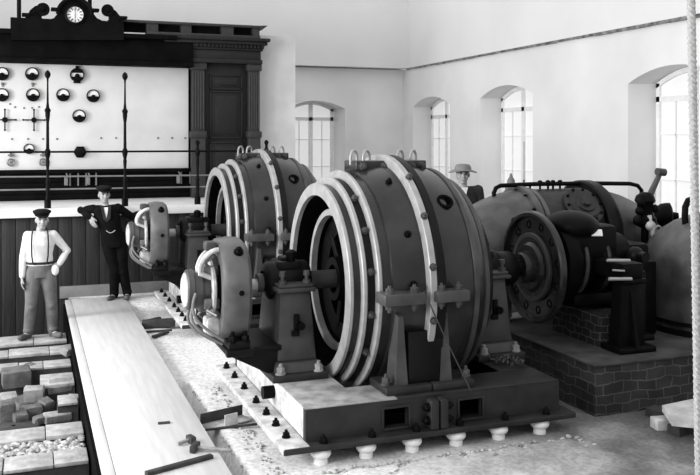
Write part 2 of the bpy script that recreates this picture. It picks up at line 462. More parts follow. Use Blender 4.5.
for i in range(15):
    th = pi * i / 14; arch.append(ctr + Vector((cos(th) * .27, -.03, sin(th) * .27)))
mb.tube(arch, .035, 8)
mb.build('scroll', 'blackwood', sb)
ck = MB().lathe([(0, .165), (.05, .165), (.06, .15), (.06, .13)], ctr, (0, -1, 0), 32, cap=False).build('clock', 'iron', sb)
MB().lathe([(.03, .001), (.035, .132), (.045, .132)], ctr, (0, -1, 0), 32).build('clock_face', 'dial', ck)
mb = MB()
for i in range(12):
    th = 2 * pi * i / 12
    MB().box(ctr + Vector((sin(th) * .10, -.05, cos(th) * .10)), (.013, .006, .045), ry=th).build('hour_mark', 'iron', ck)
mb = MB(); mb.box(ctr + Vector((0, -.054, .035)), (.010, .004, .10)); mb.box(ctr + Vector((0, -.057, -.03)), (.012, .004, .075)); mb.build('clock_hand', 'iron', ck)


def gauge(x, z, r=.108, shield='low'):
    g = MB().lathe([(0, r * 1.02), (.05, r * 1.04), (.085, r), (.09, r * .88), (.06, r * .84)], (x, PF, z), (0, -1, 0), 32).build('gauge', 'iron', sb)
    MB().lathe([(.055, .001), (.055, r * .86)], (x, PF, z), (0, -1, 0), 32).build('dial', 'dial', g)
    mb = MB(); P = []
    for i in range(13):
        th = pi + pi * i / 12
        P.append((x + cos(th) * r * .86, PF - .06, z - .01 + sin(th) * r * .84))
    if shield == 'mid': P = [(x + cos(t) * r * .86, PF - .06, z + sin(t) * r * .84) for t in [pi + .35 + (pi - .7) * i / 12 for i in range(13)]]
    mb.prism(P, (0, -.022, 0)); mb.ball((x, PF - .075, z - .02), r * .36, 14)
    if shield == 'mid':
        mb.prism([(x + cos(t) * r * .86, PF - .06, z + sin(t) * r * .84) for t in [.35 + (pi - .7) * i / 12 for i in range(13)]], (0, -.022, 0))
        mb.box((x, PF - .05, z + r * 1.15), (.05, .05, .05), .01); mb.box((x, PF - .04, z - r * 1.1), (.12, .04, .03), .008)
    mb.build('gauge_cover', 'iron', g)


for gx, gz in ((-.437, 3.463), (.032, 3.475), (-.437, 3.113), (.047, 3.122), (.527, 3.13), (1.019, 3.122), (.788, 2.775)): gauge(gx, gz)
gauge(.755, 3.475, .115, 'mid')
for gx in (-1.0, -1.45): gauge(gx, 3.465); gauge(gx, 3.115)
gauge(-.016, 2.215, .085)
# flat regulating switches: a hub with four arms
for kx in (.063, -.391, -.85):
    mb = MB().cyl((kx, PF, 2.70), (kx, PF - .07, 2.70), .045)
    for dx, dz in ((1, 0), (-1, 0), (0, 1), (0, -1)):
        mb.tube([(kx, PF - .055, 2.70), (kx + dx * .17, PF - .055, 2.70 + dz * .17)], .011, 8); mb.ball((kx + dx * .17, PF - .055, 2.7 + dz * .17), .018, 10)
    mb.build('switch_handle', 'iron', sb)
mb = MB().lathe([(0, .11), (.06, .11), (.08, .075), (.14, .07), (.15, .04)], (.804, PF, 2.157), (0, -1, 0), 6, cap=True); mb.lathe([(.14, .045), (.19, .04)], (.804, PF, 2.157), (0, -1, 0), 16, cap=True); mb.build('rheostat_knob', 'iron', sb)
for kx in (-.298, .206):
    mb = MB().cyl((kx, PF, 2.11), (kx, PF - .08, 2.11), .03); mb.box((kx, PF - .07, 2.11), (.10, .03, .03), .006); mb.ball((kx, PF - .05, 2.15), .02); mb.build('fuse_holder', 'brass', sb)
    mb = MB()
    ang = [2 * pi * i / 20 for i in range(21)]
    mb.tube([(kx + cos(t) * .055, PF - .05, 1.99 + sin(t) * .055) for t in ang], .014, 8); mb.cyl((kx, PF, 1.99), (kx, PF - .06, 1.99), .022); mb.build('ring_handle', 'brass', sb)
for (kx, kz) in ((-.43, 3.30), (.04, 3.31), (-.9, 3.3)):
    MB().box((kx, PF - .025, kz), (.05, .05, .04), .01).cyl((kx, PF - .02, kz), (kx, PF - .02, kz - .05), .012).build('terminal', 'brass', sb)
for px, py in ((57, 139), (101, 138), (116, 138), (158, 138), (172, 138), (185, 138), (10, 104), (24, 108), (32, 108), (12, 139), (28, 139), (43, 139), (15, 107), (39, 107)):
    p = at(px, py, Y=PF); MB().cyl(p, p + Vector((0, -.02, 0)), .013, n=10).build('stud', 'iron', sb)
# dark handles and cable drops in the gap under the marble
for px in (70, 78, 86, 96, 181, 190):
    p = at(px, 184, Y=15.48); MB().span(p.x - .012, p.x + .012, 15.44, 15.47, 1.58, 1.80).build('cable_drop', 'baseb', sb)
for px in (66, 88, 178):
    p = at(px, 185, Y=15.46)
    mb = MB().box((p.x, 15.42, 1.66), (.06, .08, .14), .01); mb.tube([(p.x, 15.4, 1.70), (p.x + .02, 15.36, 1.76), (p.x, 15.4, 1.80)], .012, 8); mb.build('knife_switch', 'baseb', sb)
for px, x2 in ((19, 19), (90, 90)):
    p = at(px, 5, Y=15.4); MB().cyl((p.x, 15.45, 4.1), (p.x, 15.45, 6.2), .035, n=14).build('conduit', 'iron', sb)

# cabinet at the board's right end
cb = thing('cabinet', 'dark carved wooden cabinet with fluted pilasters at the right end of the marble switchboard', 'cabinet', (3.32, 15.5, 1.335))
MB().span(2.70, 3.93, 15.42, 15.66, 1.335, 3.74, .004).build('body', 'wood', cb)
for (x0, x1) in ((2.70, 2.93), (3.73, 3.94)):
    mb = MB().span(x0, x1, 15.32, 15.44, 2.44, 3.64, .006)
    n = 5
    for i in range(n):
        xx = x0 + (x1 - x0) * (i + .5) / n; mb.cyl((xx, 15.322, 2.56), (xx, 15.322, 3.56), .016, n=8)
    mb.span(x0 - .03, x1 + .03, 15.28, 15.44, 3.62, 3.74, .012); mb.span(x0 - .03, x1 + .03, 15.27, 15.44, 2.40, 2.52, .015)
    mb.span(x0 - .01, x1 + .01, 15.29, 15.44, 1.34, 2.40, .01)
    mb.build('pilaster', 'wood_l', cb)
for (z0, z1) in ((3.30, 3.52), (2.42, 3.22), (1.50, 2.30)):
    mb = MB(); w = .03
    x0, x1 = 3.06, 3.60
    mb.span(x0, x1, 15.40, 15.425, z0, z1, .004)
    mb.span(x0 - w, x0, 15.37, 15.43, z0 - w, z1 + w, .006); mb.span(x1, x1 + w, 15.37, 15.43, z0 - w, z1 + w, .006)
    mb.span(x0 - w, x1 + w, 15.37, 15.43, z1, z1 + w, .006); mb.span(x0 - w, x1 + w, 15.37, 15.43, z0 - w, z0, .006)
    mb.box((3.33, 15.395, (z0 + z1) / 2), (.40, .035, z1 - z0 - .1), .015)
    mb.build('raised_panel', 'wood', cb)
mb = MB()
for (z0, z1, ov) in ((3.74, 3.82, .03), (3.82, 3.98, .0), (3.98, 4.02, .04), (4.02, 4.08, .06), (4.08, 4.14, .12), (4.14, 4.20, .17)):
    mb.span(2.70 if ov < .1 else 2.2, 3.95 + ov * .8, 15.28 - ov, 15.66, z0, z1, .008)
x = 2.75
while x < 3.95: mb.span(x, x + .035, 15.19, 15.26, 4.02, 4.075); x += .07
mb.build('cornice', 'wood', cb)
mb = MB().span(1.35, 3.98, 15.22, 15.50, 4.395, 4.44, .006); mb.span(1.9, 3.92, 15.2, 15.5, 4.20, 4.25, .006)
for (x0, x1) in ((1.9, 2.1), (2.50, 2.68), (3.22, 3.44), (3.80, 3.92)): mb.span(x0, x1, 15.26, 15.45, 4.24, 4.40)
mb.prism([(3.92, 15.2, 4.44), (4.06, 15.2, 4.445), (3.95, 15.2, 4.36), (3.92, 15.2, 4.36)], (0, .3, 0))
mb.build('attic_rail', 'wood_l', cb)
MB().span(1.35, 3.80, 15.42, 15.47, 4.25, 4.40).build('attic_back', 'blackwood', cb)

# gallery railing
rl = thing('gallery_railing', 'thin iron gallery railing with turned posts on the white ledge before the switchboard', 'railing', (1.5, 13.75, 1.335))
PX = (-.88, .25, 1.385, 2.515, 3.65)
for i, x in enumerate(PX):
    z0 = 1.335; tall = i in (0, 1, 2)
    pr = [(0, .055), (.12, .055), (.13, .045), (.20, .030), (.32, .042), (.36, .030), (.40, .045), (.44, .028), (.60, .026), (.70, .036), (.74, .028), (.80, .046), (.84, .050), (.88, .046), (.90, .030)]
    if tall: pr += [(1.05, .028), (1.30, .026), (1.40, .044), (1.44, .044), (1.48, .052), (1.52, .030), (1.60, .020), (1.90, .015), (1.96, .020), (1.98, .042), (2.02, .050), (2.06, .042), (2.085, .010)]
    else: pr += [(.95, .028), (.98, .045), (1.00, .045), (1.03, .015)]
    MB().lathe([(h, r * (.8 if r < .05 else .9)) for h, r in pr], (x, 13.76, z0), (0, 0, 1), 16, cap=True).build('post', 'iron', rl)
MB().tube([(-1.6, 13.76, 2.185), (3.66, 13.76, 2.185)], .016, 10).build('rail', 'iron', rl)
MB().tube([(-1.6, 13.76, 1.825), (3.66, 13.76, 1.79)], .013, 10).build('rail', 'baseb', rl)
MB().tube([(-1.6, 13.76, 1.625), (3.66, 13.76, 1.61)], .013, 10).build('rail', 'baseb', rl)

# ------------------------------------------------------------------ walkway, brick courses, rubble
wk = thing('walkway', 'long pale wooden plank walkway running from the foreground to the far wall', 'walkway', (.9, 9, 0))
mb = MB()
mb.span(.575, 1.345, 3.6, 13.42, -.045, 0, .004)
mb.build('deck', 'walk', wk)
MB().span(.485, .570, 3.6, 13.40, -.05, -.004, .004).build('edge_board', 'walk', wk)
mb = MB()
for y in (4.2, 5.6, 7.0, 8.2, 9.4, 10.6, 11.8, 13.0): mb.span(.50, 1.30, y, y + .09, -.12, -.047)
mb.build('bearer', 'lwood', wk)
MB().span(.47, .50, 3.4, 13.68, -.6, -.11).build('bearer', 'black', wk)

rows = [(11.82, 12.30, 'brick course under the boots of the man in the white shirt'),
        (11.22, 11.56, 'low dusty brick course just in front of the man in the white shirt'),
        (10.55, 10.86, 'low dusty brick course behind the heap of loose bricks, nearer of two'),
        (9.74, 10.20, 'low broken brick course at the back edge of the brick heap'),
        (9.05, 9.36, 'low broken brick course with loose bricks leaning over it'),
        (8.05, 8.38, 'low dusty brick course between the brick heap and the gravel strip'),
        (7.36, 7.68, 'low brick course in front of the gravel strip, near lower left corner'),
        (6.55, 6.86, 'lowest brick course at the bottom left edge')]
for i, (y0, y1, lb) in enumerate(rows):
    x0 = (-2.4, -2.4, -2.4, .10, .26, -2.4, -2.4, -2.4)[i]
    t = thing('brick_course', lb, 'brick course', ((x0 + .46) / 2, (y0 + y1) / 2, -.58), 'low brick courses left of the walkway')
    mb = MB(); x = x0
    while x < .44:
        x2 = min(.455, x + random.uniform(.24, .50)); dz = random.uniform(-.012, .006)
        mb.box(((x + x2) / 2, (y0 + y1) / 2 + random.uniform(-.01, .01), -.268 + dz / 2), (x2 - x - .008, (y1 - y0), .036 + dz), .006); x = x2
    mb.build('coping', 'sleeper_top', t)
    MB().span(x0, .455, y0 + .012, y1 - .012, -.58, -.287).build('wall_core', 'stone_d', t)  # shade of the front faces put into this dark colour
# gravel strip (uncountable)
def pebbles(name, m, boxr, n, r0, r1, label, zf):
    mb = MB()
    for _ in range(n):
        x = random.uniform(boxr[0], boxr[1]); y = random.uniform(boxr[2], boxr[3]); r = random.uniform(r0, r1)
        t = bmesh.new(); bmesh.ops.create_icosphere(t, subdivisions=1, radius=r)
        for v in t.verts: v.co *= random.uniform(.75, 1.15)
        mb.merge(t, Matrix.Translation((x, y, zf(x, y) + r * .3)) @ Matrix.Rotation(random.uniform(0, 6), 4, 'Z') @ Matrix.Diagonal((1.2, .9, .7, 1)))
    o = mb.build(name, m, smooth=False); tag(o, label, 'gravel', kind='stuff'); return o


mb = MB().span(-2.4, .44, 7.66, 8.06, -.56, -.30); fill = mb
struct(fill.build('floor_pit', 'gravel'))
pebbles('gravel', 'gravel', (-.9, .44, 7.68, 8.04), 420, .015, .042, 'strip of pale broken gravel between two low brick courses', lambda x, y: -.295)
pebbles('rubble', 'gravel', (-.9, .44, 11.60, 11.80), 60, .01, .03, 'thin line of pale rubble before the brick course the white-shirted man stands on', lambda x, y: -.36)

pebbles('grit', 'gravel', (1.50, 1.78, 6.1, 8.6), 260, .006, .02, 'scattered pale grit on the dust strip between walkway and bedplate', lambda x, y: -.115)
pebbles('grit', 'gravel', (1.85, 4.3, 5.60, 6.12), 520, .008, .026, 'scattered grit on the earth in front of the near bedplate', lambda x, y: -.115)
# the heap of loose bricks
heap = [((16, 377), .30, .30, .18, .1, 0, 'brick', 'large block on top at the back of the brick heap'),
        ((9, 401), .17, .20, .13, .15, .1, 'brick_p', 'pale brick standing below the large block on the heap'),
        ((34, 394), .20, .16, .14, -.1, .1, 'brick_p', 'pale square brick right of the pale brick in the heap'),
        ((22, 405), .16, .20, .12, .5, .3, 'brick', 'tilted brick in the middle of the heap'),
        ((7, 417), .15, .16, .30, .1, .05, 'brick', 'tall rounded block at the front left of the brick heap'),
        ((32, 412), .20, .16, .13, .05, .0, 'brick', 'dark brick lying at the front of the heap'),
        ((45, 407), .13, .14, .16, .7, .35, 'brick', 'small brick leaning right at the foot of the heap'),
        ((57, 417), .27, .14, .09, .25, .0, 'brick_p', 'flat pale brick lying on the ground right of the heap'),
        ((76, 407), .24, .22, .18, -.5, .3, 'brick_p', 'broad brick leaning against the walkway edge'),
        ((30, 368), .12, .12, .10, .8, .2, 'brick', 'small broken brick behind the large block'),
        ((60, 386), .26, .20, .10, .05, .15, 'brick_p', 'pale brick overhanging the dark hole behind the heap'),
        ((70, 350), .20, .14, .10, .6, .2, 'brick_p', 'broken brick lying on the second brick course by the walkway'),
        ((20, 418), .14, .14, .12, .2, .1, 'brick', 'brick low at the front of the heap between tall block and dark brick'),
        ((40, 420), .12, .10, .08, .4, .0, 'brick', 'small brick chip at the heap\'s front edge')]
for (p, dx, dy, dz, rz, rx, m, lb) in heap:
    py = p[1]; z = -.30 if py < 395 else -.40
    if p == (70, 350): z = -.20
    c = at(p[0], py, Z=z)
    mb = MB().box(c, (dx, dy, dz), .018, rz, rx)
    for v in mb.bm.verts: v.co += Vector((random.uniform(-.008, .008), random.uniform(-.008, .008), random.uniform(-.008, .008)))
    solo(mb, 'brick', m, lb, 'brick', (c.x, c.y, c.z - dz / 2), 'loose bricks left of the walkway')
# earth bank below the heap
mb = MB()
for (cx, cy, r, h) in ((-.15, 9.0, .55, .16), (.08, 8.9, .32, .10), (-.4, 9.7, .5, .2)):
    mb.lathe([(0, r), (h * .5, r * .75), (h, r * .35), (h * 1.05, .02)], (cx, cy, -.58), (0, 0, 1), 20)
tag(mb.build('rubble_mound', 'stone_d'), 'dark earth mound under the loose bricks', 'earth', kind='stuff')

# things lying about on the dust strip and the walkway
def bar(name, m, p0, p1, w, h, label, cat, lift=0.0):
    p0, p1 = Vector(p0), Vector(p1); d = p1 - p0; mb = MB()
    mb.box((p0 + p1) / 2 + Vector((0, 0, h / 2 + lift)), (d.length, w, h), min(w, h) * .15, rz=math.atan2(d.y, d.x))
    return solo(mb, name, m, label, cat, ((p0.x + p1.x) / 2, (p0.y + p1.y) / 2, p0.z + lift))


bar('wood_block', 'rust', at(142, 328, Z=-.09), at(175, 326, Z=-.09), .13, .10, 'short dark timber block lying right of the walkway in mid-ground', 'timber')
bar('iron_rod', 'rust', at(143, 333, Z=-.09), at(172, 331, Z=-.09), .03, .025, 'thin dark iron rod in front of the timber block', 'rod')
bar('iron_rod', 'rust', at(153, 338, Z=-.09), at(168, 333, Z=-.09), .05, .03, 'short crooked iron piece nearest the walkway below the timber block', 'rod')
bar('wood_chip', 'rust', at(147, 322, Z=-.09), at(160, 319, Z=-.09), .06, .03, 'small dark chip behind the timber block', 'chip')
ch = thing('channel_iron', 'short steel channel lying open side up between walkway and bedplate', 'channel iron', at(224, 424, Z=-.1))
p0, p1 = at(205, 428, Z=-.1), at(247, 418, Z=-.1); d = p1 - p0; rz = math.atan2(d.y, d.x); c = (p0 + p1) / 2
nrm = Vector((-sin(rz), cos(rz), 0))
MB().box(c + Vector((0, 0, .006)), (d.length, .16, .012), .002, rz).build('web', 'dusty', ch)
MB().box(c + nrm * .08 + Vector((0, 0, .05)), (d.length, .012, .10), .002, rz).build('side', 'rust', ch)
MB().box(c - nrm * .08 + Vector((0, 0, .05)), (d.length * .3, .012, .10), .002, rz).build('side', 'dusty', ch)
bar('flat_bar', 'rust', at(204, 431, Z=-.1), at(257, 425, Z=-.1), .03, .015, 'long thin iron bar in front of the steel channel', 'bar')


def hammer(p0, p1, label, hl=.13):
    p0, p1 = Vector(p0), Vector(p1); d = (p1 - p0).normalized(); n = Vector((-d.y, d.x, 0))
    t = thing('hammer', label, 'hammer', p0, 'hammers on the walkway')
    MB().tube([p0 + Vector((0, 0, .03)), p1 + Vector((0, 0, .018))], .014, 10).build('handle', 'lwood', t)
    MB().box(p0 + Vector((0, 0, .03)), (.05, hl, .055), .01, rz=math.atan2(d.y, d.x)).build('head', 'rust', t)


hammer(at(195, 451, Z=0), at(231, 453, Z=0), 'hammer with a long handle lying across the walkway edge')
hammer(at(191, 443, Z=0), at(178, 446, Z=0), 'small hammer lying behind the longer one on the walkway', .10)
bar('stick', 'rust', at(146, 476, Z=0), at(212, 458, Z=0), .05, .03, 'long dark stick lying across the walkway in the foreground', 'stick')
bar('trowel', 'rust', at(158, 424, Z=0), at(170, 423, Z=0), .04, .012, 'small dark trowel lying in the middle of the walkway', 'trowel')

# ------------------------------------------------------------------ bedplates
ZC = 1.09
def make_bed(oy, label):
    t = thing('bedplate', label, 'machine base', (3.05, 7.5, 0), 'cast iron bedplates under the generators')
    mb = MB()
    def plate(x0, x1, y0, y1): mb.span(x0, x1, y0, y1, .0, .05, .012)
    mb.span(1.78, 4.37, 6.20, 6.70, .0, .05, .014); mb.span(1.78, 4.37, 8.40, 8.80, .0, .05, .014)
    mb.span(4.02, 4.37, 6.70, 8.40, .0, .05)
    mb.build('flange', 'bed', t)
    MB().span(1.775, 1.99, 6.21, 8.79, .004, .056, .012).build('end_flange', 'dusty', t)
    # hollow box: front wall with two hatches
    mb = MB(); F0, F1 = 6.30, 6.36; X0, X1 = 1.98, 4.26; zt = .30
    hs = [(2.63, 2.84), (3.30, 3.51)]; hz0, hz1 = .085, .235
    xs = [X0, hs[0][0], hs[0][1], hs[1][0], hs[1][1], X1]
    for a, b_ in ((X0, hs[0][0]), (hs[0][1], hs[1][0]), (hs[1][1], X1)): mb.span(a, b_, F0, F1, .05, zt)
    for a, b_ in hs: mb.span(a, b_, F0, F1, .05, hz0); mb.span(a, b_, F0, F1, hz1, zt)
    mb.span(X0, X1, 8.64, 8.70, .05, zt); mb.span(X1 - .06, X1, F1, 8.64, .05, zt)
    for a, b_ in hs:
        for (xa, xb, za, zb) in ((a - .02, a, hz0 - .02, hz1 + .02), (b_, b_ + .02, hz0 - .02, hz1 + .02), (a, b_, hz1, hz1 + .02), (a, b_, hz0 - .02, hz0)): mb.span(xa, xb, F0 - .012, F0 + .01, za, zb, .003)
    bmesh.ops.remove_doubles(mb.bm, verts=mb.bm.verts[:], dist=1e-4)
    mb.build('side_wall', 'bed', t)
    MB().span(X0 + .002, X0 + .06, F0 + .002, 8.69, .055, zt - .002, .01).build('end_wall', 'dusty', t)  # left end face is paler than the front wall
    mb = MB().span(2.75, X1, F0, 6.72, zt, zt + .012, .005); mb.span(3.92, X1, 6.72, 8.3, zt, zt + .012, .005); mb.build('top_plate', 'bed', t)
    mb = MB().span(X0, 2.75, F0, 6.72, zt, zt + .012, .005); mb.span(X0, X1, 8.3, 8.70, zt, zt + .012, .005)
    mb.span(X0, 2.46, 6.72, 8.3, zt, zt + .012, .005); mb.build('top_plate', 'bed_top', t)  # left part of the top plate is paler than the right
    mb = MB().span(2.40, 2.46, 6.72, 8.3, .06, zt); mb.span(3.92, 3.98, 6.72, 8.3, .06, zt); mb.span(2.46, 3.92, 6.66, 6.72, .06, zt); mb.build('pit_wall', 'black', t)
    # bolted joint in the middle of the front
    mb = MB().span(3.00, 3.075, 6.20, 6.31, .05, .29, .02); mb.span(3.085, 3.16, 6.20, 6.31, .05, .29, .02); mb.build('joint_flange', 'bed', t)
    for z in (.12, .225): MB().hexbolt((3.0, 6.25, z), (-1, 0, 0), .03, .04).build('bolt', 'iron', t); MB().hexbolt((3.16, 6.25, z), (1, 0, 0), .03, .04).build('bolt', 'iron', t)
    bolts(t, 'iron', [(x, 6.25, .05) for x in (2.11, 2.51, 2.89, 3.28, 3.70, 4.10)], (0, 0, 1), .028, .04)
    bolts(t, 'iron', [(1.87, y, .056) for y in (6.45, 6.75, 7.05, 7.40, 7.85, 8.25, 8.62)], (0, 0, 1), .028, .04)
    MB().cyl((1.88, 7.22, .19), (2.0, 7.22, .19), .055, n=20).build('tie_rod', 'iron', t)
    return t


bed1 = make_bed(0, 'nearest cast iron bedplate with two square hatches, under the foreground generator')
bed2 = dup(bed1, (3.05, 12.1, 0), 'far cast iron bedplate under the second generator')

ins = ['leftmost', 'second from left', 'third from left', 'third from right', 'second from right', 'rightmost']
iobj = None
for i, x in enumerate((2.10, 2.475, 2.87, 3.265, 3.66, 4.06)):
    mb = MB().lathe([(0, .055), (.035, .055), (.045, .045), (.055, .07), (.075, .082), (.095, .080), (.118, .06)], (x, 6.29, -.118), (0, 0, 1), 24, cap=True)
    lb = 'white porcelain insulator foot under the front of the near bedplate, ' + ins[i]
    if iobj is None: iobj = solo(mb, 'insulator', 'porcelain', lb, 'insulator', (x, 6.29, -.118), 'white insulator feet along the bedplate front')
    else:
        mb.bm.free(); o = iobj.copy(); COL.objects.link(o); o.location = (x, 6.29, -.118); o['label'] = lb

# ------------------------------------------------------------------ generators
def make_gen(label):
    cy = 7.5; C = (0, cy, ZC)
    t = thing('generator', label, 'generator', (3.15, cy, .30), 'large belted generators')
    L = lambda prof, m, name, closed=False, n=112: MB().lathe(prof, C, (1, 0, 0), n, closed=closed).build(name, m, t)
    MB().ring(2.46, 2.50, .885, .775, C, n=112).build('end_ring', 'steel', t)
    L([(2.50, .84), (2.50, .87), (2.56, .875)], 'paint', 'groove')
    MB().ring(2.56, 2.60, .940, .84, C, n=112).build('end_ring', 'steel', t)
    L([(2.60, .92), (2.67, .925)], 'paint_d', 'groove')
    MB().ring(2.67, 2.71, 1.000, .90, C, n=112).build('end_ring', 'steel', t)
    L([(2.71, .99), (2.79, .985), (2.80, 1.005), (2.86, 1.025), (2.96, 1.05), (3.08, 1.06)], 'paint', 'housing')
    MB().ring(3.07, 3.135, 1.145, 1.05, C, n=112).build('belt', 'steel', t)
    MB().ring(3.14, 3.22, 1.140, 1.05, C, n=112).build('belt', 'paint_d', t)
    L([(3.22, 1.06), (3.33, 1.055), (3.44, 1.035), (3.56, 1.0)], 'paint', 'housing')
    MB().ring(3.55, 3.60, 1.015, .95, C, n=112).build('end_ring', 'paint_l', t)
    L([(3.60, .985), (3.66, .955), (3.72, .91)], 'paint', 'housing')
    MB().ring(3.70, 3.75, .925, .82, C, n=112).build('end_ring', 'paint_l', t)
    L([(3.75, .90), (3.80, .85), (3.86, .78), (3.86, .70)], 'paint', 'housing')
    # inside: bore wall, poles, armature
    L([(2.50, .775), (2.95, .80), (3.70, .78), (3.84, .70)], 'black', 'bore')
    for k in range(12):
        th = 2 * pi * (k + .5) / 12
        mb = MB().box((0, 0, 0), (.75, .20, .14), .02)
        mt = Matrix.Translation(C) @ Matrix.Rotation(th, 4, 'X') @ Matrix.Translation((3.22, 0, .735))
        mb.bm.transform(mt); mb.build('pole', 'iron', t)
    L([(2.66, .60), (2.66, .63), (2.75, .645), (3.65, .645), (3.75, .60), (3.75, .2)], 'coil', 'armature')
    MB().ring(2.60, 2.66, .645, .585, C, n=96).build('armature_ring', 'steel', t)
    mb = MB().lathe([(2.70, .58), (2.72, .46), (2.72, .42)], C, (1, 0, 0), 64)
    mb.lathe([(2.62, .13), (2.62, .20), (2.90, .22)], C, (1, 0, 0), 32)
    for k in range(6):
        th = 2 * pi * k / 6 + .3
        mb2 = MB().box((2.74, 0, .36), (.06, .09, .46), .01); mb2.bm.transform(Matrix.Translation((0, cy, ZC)) @ Matrix.Rotation(th, 4, 'X')); mb.merge(mb2.bm)
    mb.lathe([(2.95, .60), (2.96, .1)], C, (1, 0, 0), 64)
    mb.build('spider', 'iron', t)
    MB().cyl((1.90, cy, ZC), (4.28, cy, ZC), .085, n=32).build('shaft', 'paint_l', t)
    # split joint bars with bolts on the near and far side
    for sy in (-1, 1):
        for (x0, x1) in ((2.64, 3.00), (3.10, 3.40)):
            yo = cy + sy * 1.10
            MB().span(x0, x1, yo - .11, yo + .11, ZC - .045, ZC + .045, .012).build('split_flange', 'paint_l', t)
            for xx in (x0 + .07, x1 - .07):
                for sz in (-1, 1): MB().hexbolt((xx, yo + sy * .03, ZC + sz * .045), (0, 0, sz), .034, .042).build('bolt', 'paint_l', t)
    for (x0, x1) in ((2.79, 3.12), (3.28, 3.50)):
        MB().span(x0, x1, cy - .16, cy + .16, ZC + .98, ZC + 1.09, .012).build('top_flange', 'paint', t)
        for sy in (-1, 1):
            for xx in (x0 + .06, x1 - .06): MB().hexbolt((xx, cy + sy * .16, ZC + 1.04), (0, sy, 0), .034, .045).build('bolt', 'paint_l', t)
    for xx in (2.83, 2.955, 3.30, 3.435):
        ang = [pi * i / 14 for i in range(15)]
        pts = [(xx, cy - .055, ZC + 1.05)] + [(xx, cy - cos(a) * .055, ZC + 1.105 + sin(a) * .06) for a in ang] + [(xx, cy + .055, ZC + 1.05)]
        MB().tube([Vector((q[0] + (q[1] - cy) * .8, cy + (q[1] - cy) * .6, ZC + 1.05 + (q[2] - ZC - 1.05) * 1.15)) for q in pts], .013, 8).build('lifting_eye', 'steel', t)
    for th in [radians(a) for a in (34, 56, 78, 100, 122)]:   # bolts round the belt, camera side from the top
        for X, R, m in ((3.10, 1.145, 'paint_l'), (2.635, .92, 'paint_l')):
            p = Vector((X, cy - sin(th) * R, ZC + cos(th) * R)); MB().hexbolt(p, (0, -sin(th), cos(th)), .026, .035).build('bolt', m, t)
    for th in [radians(a) for a in (30, 62, 85)]:
        p = Vector((2.96, cy - sin(th) * 1.05, ZC + cos(th) * 1.05)); MB().hexbolt(p, (0, -sin(th), cos(th)), .026, .03).build('bolt', 'iron', t)
    for th in [radians(45)]:
        p = Vector((3.40, cy - sin(th) * 1.04, ZC + cos(th) * 1.04)); mb = MB().lathe([(0, .075), (.02, .075), (.02, .05), (.0, .045)], p, (0, -sin(th), cos(th)), 24, cap=True); mb.build('vent_boss', 'black', t)
    # feet
    for sy in (-1, 1):
        yf = cy + sy * .96
        for (x0, x1) in ((2.68, 3.085), (3.095, 3.48)):
            ft = MB().span(x0, x1, yf - .18, yf + .20, .312, .375, .012).build('foot', 'bed', t)
        for X in (2.835, 3.235):
            mb = MB(); yb = yf - sy * .0
            A = mb.verts([(X - .055, yf + sy * .13, .375), (X + .055, yf + sy * .13, .375), (X + .04, yf - sy * .10, .375), (X - .04, yf - sy * .10, .375)])
            B = mb.verts([(X - .02, yf + sy * .11, .93), (X + .02, yf + sy * .11, .93), (X + .02, yf - sy * .02, .95), (X - .02, yf - sy * .02, .95)])
            mb.face(A[::-1]); mb.face(B)
            for i in range(4): mb.face([A[i], A[(i + 1) % 4], B[(i + 1) % 4], B[i]])
            mb.build('gusset', 'paint_l', t, smooth=False)
        bolts(t, 'paint_l', [(2.72, yf + sy * .07, .375), (3.45, yf + sy * .07, .375)], (0, 0, 1), .034, .06)
        MB().span(2.90, 3.22, yf - .12 + (.0 if sy < 0 else -.02), yf + .14, .376, .80, .01).build('foot_web', 'paint_d', t)
    return t


g1 = make_gen('large dark ringed generator in the foreground, nearest the camera, with bright steel belt')
g2 = dup(g1, (3.15, 12.1, .30), 'second ringed generator standing behind the foreground one, at the left')


